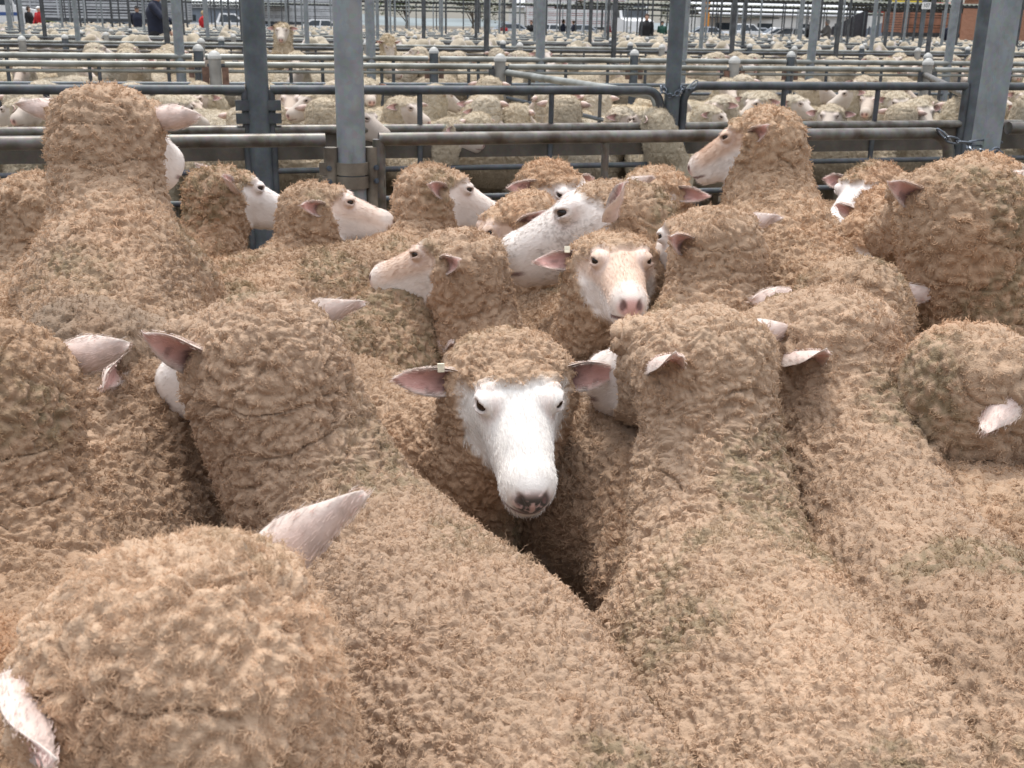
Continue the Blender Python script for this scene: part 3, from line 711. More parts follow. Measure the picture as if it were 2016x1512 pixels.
ORD = ['first', 'second', 'third', 'fourth', 'fifth', 'sixth', 'seventh', 'eighth', 'ninth', 'tenth', 'eleventh', 'twelfth', 'thirteenth', 'fourteenth', 'fifteenth', 'sixteenth', 'seventeenth', 'eighteenth', 'nineteenth', 'twentieth', 'twenty first', 'twenty second', 'twenty third', 'twenty fourth']
# front fence of the near pen
GF = 'top rails of the near fence'
panel('worn pipe rail panel of the near fence, left of the thick galvanised post', -2.2, .355, 3.29, .94, .020, M['worn_pipe'], [(.30, .017, M['dark_steel'])], [-1.3, -.93], ends=False, group=GF)
panel('worn pipe rail with a bent down end, right of the thick galvanised post', .515, 2.52, 3.29, .94, .020, M['worn_pipe'], [(.30, .017, M['dark_steel'])], [1.24], round1=.085, ends=True, group=GF)
panel('short pipe rail panel at the right edge beyond the square galvanised post', 2.75, 4.9, 3.29, .955, .022, M['worn_pipe'], [(.5, .017, M['dark_steel'])], [3.9], ends=False, group=GF)
hp_ = MB(); c = uv(2.86, 3.12, .70); hp_.tube([c + EU * .13 * math.cos(a) + EZ * .13 * math.sin(a) for a in np.linspace(0, math.pi, 14)] + [c - EU * .13 - EZ * .6], .021, 12)
tag(hp_.build('hoop_rail', M['worn_pipe'], None, True), 'bent pipe hoop low at the right edge behind the big fleece', 'pipe hoop')
pu, pv = .432, 3.29
pb = post('thick round galvanised post with two bolted clamp bands at the near fence', pu, pv, 3.0, .0425, M['galv_light'])
for zb, dv in ((.857, 1), (.817, -1)):
    q = MB(); a = np.linspace(-.15, math.pi + .15, 18)
    ring = [uv(pu, pv, zb) - EU * math.cos(t) * .0465 - EV * math.sin(t) * .0465 for t in a]
    V, F = [], []
    for p in ring:
        o_ = nrm(p - uv(pu, pv, zb)); V += [p - EZ * .018, p + EZ * .018, p + EZ * .018 + o_ * .004, p - EZ * .018 + o_ * .004]
    for i in range(len(ring) - 1):
        for j in range(4): F.append([i * 4 + j, i * 4 + (j + 1) % 4, (i + 1) * 4 + (j + 1) % 4, (i + 1) * 4 + j])
    F += [[0, 1, 2, 3], [(len(ring) - 1) * 4 + j for j in (3, 2, 1, 0)]]
    q.add(V, F)
    for s in (-1, 1): q.box(uv(pu + s * .068 + dv * -.004, pv - .012, zb), (.052, .006, .036))
    cb = q.build('clamp_band', M['clamp'], pb, True)
    for s in (-1, 1):
        q = MB(); p = uv(pu + s * .070, pv - .015, zb + .002); q.tube([p, p - EV * .010], .0085, 6); q.tube([p - EV * .010, p - EV * .016], .005, 8); q.build('bolt', M['bolt'], cb)
for s, u in ((-1, pu - .062), (1, pu + .062)):
    q = MB(); q.tube([uv(u, pv, .1), uv(u, pv, .918)], .021, 12); o = q.build('panel_upright', M['clamp'], pb, True)
sq = post('square galvanised post with a chain wound round it at the near fence', 2.665, 3.29, 3.0, .034, M['galv_light'], square=True)
tp = uv(2.665, 3.29, .905)
loop = [tp + EU * .05 * math.cos(a) * 1.1 + EV * .05 * math.sin(a) * 1.1 + EZ * (-.012 * a / 2 + .01 * math.sin(3 * a)) for a in np.linspace(0, 4 * math.pi, 26)]
chain('steel chain wound round the square post and hooked to the bent rail end', [uv(2.44, 3.26, .955), uv(2.475, 3.255, .925), uv(2.52, 3.25, .915), uv(2.57, 3.25, .91)] + loop, .011)

# second fence with sheeted panels
SR = [(.532, .015, M['dark_steel']), (.375, .015, M['dark_steel']), (.262, .015, M['dark_steel']), (.742, .024, M['worn_pipe'])]
GP = 'sheeted fence panels across the lane'
panel('sheeted fence panel at the left edge with its end bolted to the dark round post', -2.3, .235, 5.8, .94, .024, M['dark_steel'], SR, [-1.6, -.7], (.587, .735), group=GP)
panel('sheeted fence panel between two round posts with two uprights', .36, 2.50, 5.8, .94, .024, M['dark_steel'], SR, [1.13, 1.86], (.587, .735), round1=.09, group=GP)
panel('sheeted fence panel with a round cornered left end behind the tall sheep', 2.64, 4.50, 5.8, .965, .024, M['dark_steel'], SR, [3.27, 3.89], (.587, .735), round0=.09, group=GP)
panel('sheeted fence panel at the right edge beyond the square post', 4.62, 6.9, 5.8, .965, .024, M['dark_steel'], SR, [5.6], (.587, .735), group=GP)
GT = 'tall round posts of the second fence'
p1 = post('tall dark round post beside the thick galvanised post', .295, 5.8, 3.2, .058, M['galv'], GT)
for s in (-1, 1):
    for zb in (.865, .80):
        q = MB(); q.box(uv(.295 + s * .075, 5.8 - .02, zb), (.075, .03, .05)); q.build('bracket', M['dark_steel'], p1)
post('tall round post with a chained gate corner either side', 2.57, 5.8, 3.2, .044, M['galv'], GT)
post('tall dark round post leaning beside the square galvanised post', 4.555, 5.8, 3.2, .044, M['galv'], GT)
chain('chain knotted round the middle round post of the second fence', [uv(2.50, 5.76, .93)] + [uv(2.57, 5.8, .935) + EU * .06 * math.cos(a) - EV * .06 * math.sin(a) + EZ * .025 * math.sin(2.3 * a) for a in np.linspace(-2.6, 5, 24)] + [uv(2.66, 5.76, .95), uv(2.70, 5.77, .99)], .013)

# third fence (capped posts), dividing gates, fourth and fifth fences
UPS = lambda a, b, s, o=0: list(np.arange(a + o, b, s))
W3 = [-1.99, .15, 2.43, 4.56, 6.53, 8.6, 10.7]
for i, u in enumerate(W3):
    post('capped grey post with flat brackets, %s in third fence' % ('first from left', 'second from left', 'third from left at the white gate', 'fourth from left', 'fifth from left', 'sixth from left', 'last')[i], u, 9.0, 1.0, .046, M['post_paint'], 'capped posts of the third fence', name='capped_post', cap=True,
         bracket=[(.84, .17, M['rust'] if i % 2 else M['dark_steel'])])
    if i < len(W3) - 1:
        a, b = u + .075, W3[i + 1] - .075
        panel('pale pipe fence panel beyond the pale sheep, %s of its row' % ('first', 'second', 'third', 'fourth', 'fifth', 'sixth')[i], a, b, 9.0, .945, .023, M['pale_pipe'],
              [(.895, .013, M['pale_pipe']), (.80, .017, M['galv']), (.55, .017, M['galv'])], UPS(a, b, .72, .5), ends=False, group='pale pipe panels of the third fence', lowmat=M['dark_steel'])
def divider(label, a, b, z, mat):
    t = empty('dividing_gate', uv(*a, 0)); tag(t, label, 'gate', 'gates dividing the second pen')
    A, B = uv(*a, z), uv(*b, z); d = nrm(B - A); q = MB(); L = np.linalg.norm(B - A)
    q.tube([A] + [B - d * .1 + d * .1 * math.sin(s) - EZ * .1 * (1 - math.cos(s)) for s in np.linspace(0, math.pi / 2, 7)] + [B - EZ * .75], .026, 12); q.build('top_rail', mat, t, True)
    for k in (.2, .4, .6):
        q = MB(); q.tube([A - EZ * k, B - EZ * k], .014, 8); q.build('rail', M['galv'], t, True)
    for f in (.2, .45, .7):
        q = MB(); q.tube([A + (B - A) * f - EZ * .008, A + (B - A) * f - EZ * .7], .012, 8); q.build('upright', M['dark_steel'], t, True)
divider('white pipe gate running from a capped post to the chained round post', (2.48, 8.95), (2.53, 5.9), .90, M['pale_pipe'])
divider('grey pipe gate running to the right behind the round cornered panel', (6.48, 8.95), (4.60, 5.9), .90, M['worn_pipe'])
W4 = [-2.1, .04, 2.31, 4.46, 6.3, 8.04, 10.1, 12.2, 14.3]
for i, u in enumerate(W4):
    post('capped post with a rusty bracket standing in the fourth fence', u, 11.1, 1.005, .045, M['galv'], 'capped posts of the fourth fence', name='capped_post', cap=True, bracket=[(.80, .10, M['rust'])])
    if i < len(W4) - 1:
        panel('thick galvanised rail panel across the second lane', u + .06, W4[i + 1] - .06, 11.1, .94, .028, M['pale_pipe'], [(.86, .02, M['dark_steel']), (.6, .017, M['galv'])], UPS(u + .06, W4[i + 1], .7, .4), ends=False, group='rail panels of the fourth fence', lowmat=M['dark_steel'])
TALL = []
def tall(v, us, r, mat, label, grp):
    for u in us:
        q = proj(uv(u, v, 1.3))
        if -60 < q[0] < 2080: TALL.append(post(label, u, v, 2.75, r, mat, grp, name='tall_post'))
def proj(p):
    d = np.asarray(p) - CAM; z = d @ FW
    return 1008 + FOC * (d @ RT) / z, 756 - FOC * (d @ UP) / z, z
tall(11.12, (-.13, 1.68, 3.43, 5.02, 6.56, 8.33), .047, M['galv_light'], 'tall light grey post rising from the fourth fence', 'light posts of the fourth fence')
tall(15.3, (-.32, 3.93, 5.82, 7.69, 9.44, 11.06), .037, M['dark_steel'], 'tall dark post rising from the fifth fence', 'dark posts of the fifth fence')
LINES = [15.3, 17.3, 21.0, 23.1, 27.0, 29.1, 33.0, 35.1, 39.0, 41.1, 45.0, 47.1, 51.0, 53.1, 57.0, 59.1, 63, 65.1, 69, 71.1, 75]
for i, v in enumerate(LINES):
    u0 = at_v(-150, v, .9); u1 = at_v(2160, v, .9)
    t = empty('rail_fence', uv((u0 + u1) / 2, v, 0), YAW)
    tag(t, '%s of the receding pipe rail fences beyond the capped posts' % ORD[i], 'fence', 'receding rail fences')
    dk = M['dark_steel'] if i % 2 == 0 else M['pale_pipe']
    for z, r in ((.94, .018 if i % 2 == 0 else .023), (.875, .015), (.70, .014)):
        q = MB(); pipe(q, u0, u1, v, z, r, 8); q.build('rail', dk if z > .9 else M['worn_pipe'], t, True)
    if i < 8:
        for u in np.arange(u0, u1, .95 + .08 * i):
            q = MB(); q.tube([uv(u, v, .1), uv(u, v, .92)], .016, 6); q.build('upright', M['dark_steel'], t, True)
    for u in np.arange(math.floor(u0 / 2.15) * 2.15 + .1 + .3 * (i % 3), u1, 2.15 if i < 4 else 4.3):
        q = proj(uv(u, v, 1)); 
        if i < 9 and -30 < q[0] < 2050: post('small capped post in the receding rail fences', u, v - .05, 1.0, .045, M['galv'] if i % 2 else M['post_paint'], 'capped posts of the receding fences', name='capped_post', cap=True)
    if i >= 1:
        rr = np.random.default_rng(i)
        stp = 2.9 + .02 * v
        tall(v + .06, np.arange(math.floor(u0 / stp) * stp + rr.random() * stp, u1, stp), .036, M['dark_steel'] if i % 2 == 0 else M['galv_light'], 'slender %s roof post among the receding pens' % ('dark' if i % 2 == 0 else 'light'), 'slender %s posts of the receding pens' % ('dark' if i % 2 == 0 else 'light'))
print('tall posts', len(TALL))

# roof canopies over the far lanes
M['roof'] = plain('canopy_roof_sheet', (.085, .095, .075), .6, .2, .2, 2)
def canopy(label, u0, u1, v, z=2.45, w=1.7):
    t = empty('canopy_roof', uv((u0 + u1) / 2, v, 0), YAW); tag(t, label, 'canopy', 'canopies over the far lanes')
    n = int((u1 - u0) / .12); us = np.linspace(u0, u1, n); zz = .025 * np.cos(np.arange(n) * np.pi)
    V = []; F = []
    for k, (dv, dz) in enumerate(((-w / 2, -.03), (0, .03), (w / 2, -.03))):
        V += [uv(u, v + dv, z + .09 + dz + h) for u, h in zip(us, zz)]
    V += [p - EZ * .012 for p in V]; m3 = 3 * n
    for k in range(2):
        for i in range(n - 1):
            a = k * n + i; F += [(a, a + 1, a + n + 1, a + n), (a + m3, a + n + m3, a + n + 1 + m3, a + 1 + m3)]
    for k in (0, 2):
        for i in range(n - 1): a = k * n + i; F.append((a, a + m3, a + 1 + m3, a + 1))
    q = MB().add(V, F); q.build('roof_sheet', M['roof'], t)
    for dv in (-w / 2 + .1, w / 2 - .1):
        q = MB(); q.box(uv((u0 + u1) / 2, v + dv, z - .01), (u1 - u0, .06, .07)); q.build('beam', M['dark_steel'], t)
CAN = [(46, 17, 40, 'over the lane nearest the right side'), (52, 33, 50, 'short and dark at the right edge'), (58, 20, 46, 'long and dark across the right half'), (66, 9, 26, 'seen end on at the middle'), (74, 24, 60, 'third from the top on the right'),
       (84, -4, 20, 'behind the standing sheep in the middle'), (98, -14, 8, 'at the top left corner'), (108, -8, 62, 'longest and lowest of all')]
for v, u0, u1, w in CAN: canopy('dark corrugated roof canopy %s' % w, u0, u1, v)

# ------------------------------------------------------------------ pale sheep of the pens behind
CREAM = [(.53, .455, .34), (.57, .495, .385), (.48, .405, .305), (.54, .46, .345)]
def proto(i, haz, pitch, head, W, Rz, face, tan=0.0, mud=0.0, fat=.85, ears=((10, 0, 0), (10, 0, 0))):
    rt = build_sheep(dict(label='', head=np.array(head), hdir=(haz, pitch, 0), W=np.array(W), R=np.array([0, -.30, Rz]), seed=900 + i * 13, er=.007, h=.026, hh=.0065, lv=2, hlv=0, amp=.011, amp2=.0075, curlsize=.0145, spacing=.015, m=3, n=5, tuft=.032, fuzz=.3,
                          fr=.0012, len=.0095, curl=1.4, crimp=.003, wool=CREAM[i % 4], rust=.1, grey=.12, dung=.2, dust=.06, fat=fat, face=face, tan=tan, mud=mud, ears=ears, zcut=.38, earpink=(.56, .40, .35)), cam_cull=False)
    return rt
WH = (.50, .435, .375)
PROTO = [  # pose words, object
    ('looking ahead', proto(0, 0, 18, (0, .47, .86), (0, .25, .70), .70, WH)),
    ('head turned aside', proto(1, 62, 18, (.07, .43, .84), (0, .25, .69), .69, WH, .3)),
    ('head turned aside', proto(2, -66, 14, (-.07, .43, .85), (0, .25, .69), .70, (.48, .41, .355))),
    ('head lowered', proto(3, 20, 50, (.02, .50, .70), (0, .26, .70), .71, WH)),
    ('looking back', proto(4, 118, 15, (.12, .36, .83), (0, .24, .69), .70, WH, .2, fat=.95)),
    ('grey muzzle raised', proto(5, -30, 8, (-.04, .46, .88), (0, .25, .71), .69, (.48, .42, .375), 0, .8)),
    ('head tucked low', proto(6, -40, 60, (-.05, .47, .66), (0, .26, .71), .72, WH, fat=1.0)),
]
used = set()
def kids(o): return [c for c in bpy.data.objects if c.parent == o]
KIDS = {id(p): (kids(p), {c.name: kids(c) for c in kids(p)}) for _, p in PROTO}
def place_sheep(k, x, y, az, s, label, group, full=True):
    p = PROTO[k][1]
    if k not in used: o = p; used.add(k)
    else:
        o = p.copy(); COL.objects.link(o)
        for c in KIDS[id(p)][0]:
            if not full and c.name.startswith('eye'): continue
            d = c.copy(); COL.objects.link(d); d.parent = o
    o.location = (x, y, 0); o.rotation_euler = (0, 0, -R(az)); o.scale = (s, s, s)
    tag(o, label, 'sheep', group); return o
rg = np.random.default_rng(42)
ROWS = ['front', 'second', 'third', 'fourth', 'rear']
nP = 0
def row_of(v, step, xa, xb, jit):
    out = []; u = at_v(xa, v, .8)
    while u < at_v(xb, v, .8):
        out.append((u + rg.uniform(-jit, jit), v + rg.uniform(-.12, .12))); u += step * rg.uniform(.82, 1.2)
    return out
for r, v in enumerate((6.22, 6.72, 7.25, 7.8, 8.4)):
    for i, (u, vv) in enumerate(row_of(v, .44, -60, 2090, .08)):
        k = int(rg.choice(7, p=[.17, .2, .2, .08, .13, .14, .08])); p = uv(u, vv)
        az = rg.choice([95, 275, 180, 215, 145, 60, 300], p=[.22, .22, .16, .13, .12, .08, .07]) - 16 + rg.uniform(-22, 22)
        ri = 'pale sheep, %s, %s from left in %s row behind sheeted fence' % (PROTO[k][0], ORD[min(i, 23)], ROWS[r])
        place_sheep(k, p[0], p[1], az, rg.uniform(.86, .99), ri, 'pale sheep in the second pen'); nP += 1
for r, v in enumerate((11.7, 12.4, 13.1, 13.9, 14.7)):
    for i, (u, vv) in enumerate(row_of(v, .58, -20, 2050, .12)):
        if nP > 268: break
        k = int(rg.choice(7, p=[.2, .18, .18, .08, .12, .16, .08])); p = uv(u, vv)
        place_sheep(k, p[0], p[1], rg.uniform(0, 360), rg.uniform(.92, 1.08), 'small pale sheep packed among others in the pen beyond the capped posts', 'pale sheep in the third pen', False); nP += 1
# three that stand up above the crowd
def reared(label, x, y, D, haz, pitch, baz, **k):
    hp = at(x, y, D); b = R(baz); fw = np.array([math.sin(b), math.cos(b), 0])
    o = build_sheep(dict(label='', head=hp, hdir=(haz, pitch, 0), W=hp - fw * .13 - EZ * .26, R=hp - fw * .42 - EZ * .62, seed=700 + int(x), er=.01, h=.026, hh=.0065, spacing=.022, m=6, n=5, fr=.0022, len=.026,
                         wool=(.52, .43, .31), rust=.1, dung=.3, fat=.9, rear=1, face=WH, zcut=.4), cam_cull=False)
    tag(o, label, 'sheep', 'sheep mounting others far behind'); return o
reared('pale sheep standing high above the far crowd and facing the camera', 556, 56, 13.0, 175, 20, 178, tan=.2)
reared('pale sheep mounting another beside a light post, its head hidden', 765, 82, 14.6, 150, 60, 20)
print('pale sheep', nP, round(time.time() - T0, 1))
# the flock beyond: one mass that nobody could count
def flock():
    V0, F0 = [], []
    def fn(P):
        f = cone(P, (0, -.28, .55), (0, .2, .54), .19, .18); f = smin(f, cone(P, (0, .2, .58), (0, .40, .80), .13, .085), .06)
        f = smin(f, cone(P, (0, .40, .80), (.02, .52, .73), .085, .05), .04)
        for s in (-1, 1): f = np.minimum(f, cone(P, (s * .07, .39, .80), (s * .15, .36, .80), .03, .014))
        return np.maximum(f, .42 - P[:, 2])
    g_, o_ = grid_sdf(fn, (-.3, -.6, .34), (.3, .7, 1.0), .048); V0, F0 = surface_nets(g_, o_, .048)
    VS, FS, CS, n = [], [], [], 0
    pens = [(17.8, 20.6), (23.7, 26.6), (29.7, 32.6), (35.6, 38.6), (41.6, 44.6), (47.6, 50.6), (53.6, 56.6), (59.6, 62.6), (65.6, 68.6), (71.6, 74.6)]
    for a, b in pens:
        v = a
        while v < b:
            u = at_v(-60, v, .8); ue = at_v(2090, v, .8)
            while u < ue:
                p = uv(u + rg.uniform(-.15, .15), v + rg.uniform(-.12, .12)); t = rg.uniform(0, 6.28); s = rg.uniform(.98, 1.2); c, si = math.cos(t) * s, math.sin(t) * s
                W = np.empty_like(V0); W[:, 0] = V0[:, 0] * c - V0[:, 1] * si + p[0]; W[:, 1] = V0[:, 0] * si + V0[:, 1] * c + p[1]; W[:, 2] = V0[:, 2] * s
                VS.append(W); FS.append(F0 + n); n += len(V0)
                base = np.array(CREAM[rg.integers(4)]) * rg.uniform(.85, 1.1); cc = np.tile(base, (len(V0), 1))
                fc = V0[:, 1] > .47; cc[fc] = (.70, .62, .58); er = (np.abs(V0[:, 0]) > .10) & (V0[:, 2] > .72); cc[er] = (.62, .46, .42); CS.append(cc)
                u += .62 * rg.uniform(.8, 1.25) * (1 + .004 * v)
            v += .62 * (1 + .006 * v)
    V = np.concatenate(VS); C = np.concatenate(CS) * (.58 + .3 * noise(V, 14, 3))[:, None]; V = V + (np.stack([noise(V, 22, q) for q in (5, 6, 7)], 1) - .5) * .035
    o = mesh_obj('distant_flock', V, np.concatenate(FS), M['skin'], color=C); tag(o, 'far mass of pale sheep filling the receding pens to the trucks', 'flock', kind='stuff'); print('flock', len(VS), len(V))
flock()

# ------------------------------------------------------------------ people
def cloth(name, col): return plain(name, col, .85, 0, .18, 14)
SKIN = plain('person_skin', (.50, .30, .22), .6, 0, .1, 20)
def person(label, p, facing, jacket, trousers, hat, hatkind='cap', arm=(10, 10), lean=0, s=1.0, crouch=0.0):
    a = R(facing); X = np.array([math.sin(a), math.cos(a), 0]); Y = np.array([-math.cos(a), math.sin(a), 0]); rt = empty('person', p); tag(rt, label, 'person', 'people standing among the far pens')
    T = np.stack([X, Y, EZ], 1); hz = 1 - crouch
    ln = np.array([math.sin(R(lean)), 0, math.cos(R(lean))])
    hip = np.array([0, 0, .92 * hz]); ch = hip + ln * .38; nk = hip + ln * .56; hd = nk + ln * .15 + np.array([.02, 0, 0])
    sh = [ch + ln * .12 + np.array([0, q * .19, 0]) for q in (1, -1)]
    el = [s_ + np.array([math.sin(R(r)) * .28, q * .05, -math.cos(R(r)) * .28]) for s_, q, r in zip(sh, (1, -1), arm)]
    hn = [e + np.array([math.sin(R(r + 25)) * .25, 0, -math.cos(R(r + 25)) * .25]) for e, r in zip(el, arm)]
    def fbody(P):
        f = ell(P, hd, (.096, .076, .118)); f = smin(f, cone(P, nk - ln * .04, hd - ln * .04, .055, .055), .03)
        f = smin(f, ell(P, hd + np.array([.095, 0, -.012]), (.022, .014, .024)), .015)
        f = smin(f, cone(P, hd + np.array([.06, 0, -.09]), hd + np.array([.075, 0, -.085]), .03, .022), .02)
        for q in (1, -1):
            f = smin(f, ell(P, hd + np.array([-.005, q * .078, -.01]), (.022, .012, .032)), .008)
            f = np.maximum(f, -(np.linalg.norm(P - hd - np.array([.092, q * .032, .022]), axis=1) - .013))
        for e, h in zip(el, hn):
            d = nrm(h - e); f = np.minimum(f, cone(P, h - d * .04, h + d * .05, .030, .035)); pd = np.array([.0, 0, 0])
            for k, (o_, l) in enumerate(((-.028, .075), (-.010, .088), (.010, .084), (.028, .066))):
                b_ = h + d * .06 + X0 * o_; f = smin(f, cone(P, b_, b_ + d * l + np.array([.012, 0, 0]), .011, .009), .006)
            f = smin(f, cone(P, h + X0 * .02, h + d * .05 + X0 * .055, .013, .010), .008)
        return f
    X0 = np.array([1.0, 0, 0])
    def fjack(P):
        f = smin(cone(P, hip + EZ * .02, ch, .165, .185), cone(P, ch, nk - ln * .06, .18, .10), .05); q = P.copy()
        for s_, e, h in zip(sh, el, hn): f = smin(f, smin(cone(P, s_, e, .078, .062), cone(P, e, h - nrm(h - e) * .05, .062, .048), .02), .03)
        return smin(f, cone(P, nk - ln * .05, nk + ln * .005, .075, .07), .02)
    def ftrou(P):
        f = ell(P, hip, (.15, .175, .13))
        for q in (1, -1):
            kn = np.array([.04 + .2 * crouch, q * .10, .50 * hz]); ft = np.array([0, q * .11, .09]); f = smin(f, smin(cone(P, hip + np.array([0, q * .09, -.05]), kn, .095, .068), cone(P, kn, ft, .068, .05), .02), .04)
            f = smin(f, cone(P, ft + np.array([-.03, 0, -.045]), ft + np.array([.16, 0, -.055]), .045, .038), .02)
        return f
    def fhat(P):
        if hatkind == 'brim':
            return smin(np.maximum(ell(P, hd + EZ * .04, (.112, .10, .115)), hd[2] + .045 - P[:, 2]), ell(P, hd + EZ * .055, (.19, .17, .014)), .012)
        if hatkind == 'hair':
            return np.maximum(ell(P, hd + np.array([-.012, 0, .02]), (.108, .092, .118)), np.minimum(P[:, 0] - hd[0] - .045, .045 + hd[2] - P[:, 2] + 0 * P[:, 0]))
        f = np.maximum(ell(P, hd + EZ * .03, (.112, .095, .11)), hd[2] + .035 - P[:, 2]); return smin(f, ell(P, hd + np.array([.13, 0, .045]), (.075, .065, .010)), .01)
    for nm, fn, lo, hi, h, mt in (('body', fbody, (-.5, -.5, .3), (.75, .5, 1.95), .017, SKIN), ('jacket', fjack, (-.5, -.55, .3), (.75, .55, 1.75), .026, jacket), ('trousers', ftrou, (-.35, -.35, -.02), (.6, .35, 1.2), .026, trousers), (('hair' if hatkind == 'hair' else 'hat'), fhat, hd - .25, hd + .3, .014, hat)):
        g_, o_ = grid_sdf(fn, lo, hi, h); V, F = surface_nets(g_, o_, h); mesh_obj(nm, (V * s) @ T.T, F, mt, rt)
    return rt
CL = {k: cloth('cloth_' + k, c) for k, c in dict(navy=(.012, .016, .035), black=(.012, .012, .014), red=(.42, .015, .02), grey=(.17, .16, .15), green=(.02, .075, .055), white=(.7, .7, .7), denim=(.05, .07, .12), maroon=(.16, .03, .035), khaki=(.22, .18, .12), hair_brown=(.05, .028, .016), hair_blonde=(.45, .33, .17), hair_grey=(.33, .32, .31)).items()}
def ground_at(x, D): r = ray(x, 66); r = r * np.array([1, 1, 0]); return nrm(r) * D
PPL = [
 ('person in a dark jacket and green cap standing between the leaning posts', 309, 25, 92, 'navy', 'black', 'green', 'cap', 1.08),
 ('person in a wide black hat and navy jacket seen from behind', 273, 48, 350, 'navy', 'black', 'black', 'brim', 1),
 ('person in a red vest and white cap at the far left', 82, 58, 200, 'red', 'denim', 'white', 'cap', 1),
 ('person in dark clothes beside the one in the red vest', 60, 60, 100, 'black', 'black', 'hair_brown', 'hair', 1),
 ('fair haired person in a red jacket near the white ute', 400, 52, 80, 'red', 'denim', 'hair_blonde', 'hair', .95),
 ('person bending in a bright red jacket among the middle posts', 990, 66, 160, 'red', 'khaki', 'hair_brown', 'hair', .8),
 ('person with brown hair and a black coat at the middle of the yards', 1046, 62, 190, 'black', 'black', 'hair_brown', 'hair', .88),
 ('person in black half hidden behind a light post', 1058, 66, 180, 'black', 'navy', 'black', 'cap', .95),
 ('person in navy walking past the white truck', 1108, 70, 90, 'navy', 'navy', 'hair_brown', 'hair', .95),
 ('person in navy leaning by the pale cars', 1130, 72, 270, 'navy', 'black', 'hair_brown', 'hair', .93),
 ('person in a maroon top between two dark posts', 1196, 66, 120, 'maroon', 'black', 'hair_brown', 'hair', .93),
 ('tall person in a long black coat before the white truck', 1272, 46, 185, 'black', 'black', 'hair_brown', 'hair', 1.03),
 ('person in dark green facing away by the orange light', 1303, 62, 10, 'green', 'black', 'black', 'cap', .93),
 ('person in a black jacket talking to the one in grey', 1592, 55, 100, 'black', 'black', 'hair_grey', 'hair', 1),
 ('person in a grey coat talking to the one in black', 1628, 54, 270, 'grey', 'khaki', 'hair_grey', 'hair', 1),
 ('person in navy overalls beside the slatted trailer', 1872, 52, 30, 'navy', 'navy', 'hair_brown', 'hair', 1),
]
rp = np.random.default_rng(8)
for lb, x, D, fc, j, t, h, hk, s in PPL:
    person(lb, ground_at(x, D), fc, CL[j], CL[t], CL[h], hk, (rp.uniform(-10, 45), rp.uniform(-10, 45)), 30 if 'bending' in lb else rp.uniform(0, 6), s)
print('people', round(time.time() - T0, 1))

# ------------------------------------------------------------------ vehicles
M['white_paint'] = plain('white_vehicle_paint', (.78, .79, .80), .3, 0, .05, 2)
M['silver_paint'] = plain('silver_vehicle_paint', (.45, .48, .52), .3, .3, .06, 2)
M['blue_paint'] = plain('blue_vehicle_paint', (.05, .10, .28), .3, 0, .1, 2)
M['red_paint'] = plain('red_vehicle_paint', (.40, .05, .04), .35, 0, .1, 2)
M['grey_blue'] = plain('grey_blue_panel', (.22, .26, .32), .5, 0, .12, 1.5)
M['glass'] = plain('vehicle_glass', (.03, .04, .05), .08, 0, .3, 3)
M['tyre'] = plain('tyre_rubber', (.02, .02, .02), .85, 0, .2, 10)
M['slat'] = plain('crate_slat_aluminium', (.55, .57, .60), .4, .4, .12, 3)
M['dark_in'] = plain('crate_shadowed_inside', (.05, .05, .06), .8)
M['lamp_red'] = plain('tail_light', (.35, .02, .02), .3)
M['lamp'] = plain('head_light', (.75, .75, .70), .15)
def frame_of(p, az):
    a = R(az); X = np.array([math.sin(a), math.cos(a), 0]); Y = np.array([-math.cos(a), math.sin(a), 0])
    return np.asarray(p), X, Y
def prism(b, f, prof, hw, inset=None):
    """profile (x, z) swept across the width; inset narrows points above the waist"""
    p, X, Y = f; n = len(prof); V = []
    for s in (-1, 1):
        for x, z in prof: V.append(p + X * x + Y * s * (hw - (inset(z) if inset else 0)) + EZ * z)
    F = [tuple(range(n)), tuple(range(2 * n - 1, n - 1, -1))] + [(i, i + n, (i + 1) % n + n, (i + 1) % n) for i in range(n)]
    b.add(V, F)
def wheels(rt, f, xs, hw, r, w=.2):
    p, X, Y = f
    for x in xs:
        for s in (-1, 1):
            c = p + X * x + Y * s * (hw - w / 2 + .01) + EZ * r; q = MB(); e = Y * s * w / 2
            q.tube([c - e, c - e * .8, c + e * .8, c + e], [r * .93, r, r, r * .93], 20); wo = q.build('wheel', M['tyre'], rt, True)
            q = MB(); q.tube([c + e * .9, c + e * 1.06], [r * .6, r * .55], 14); q.build('rim', M['slat'], wo, True)
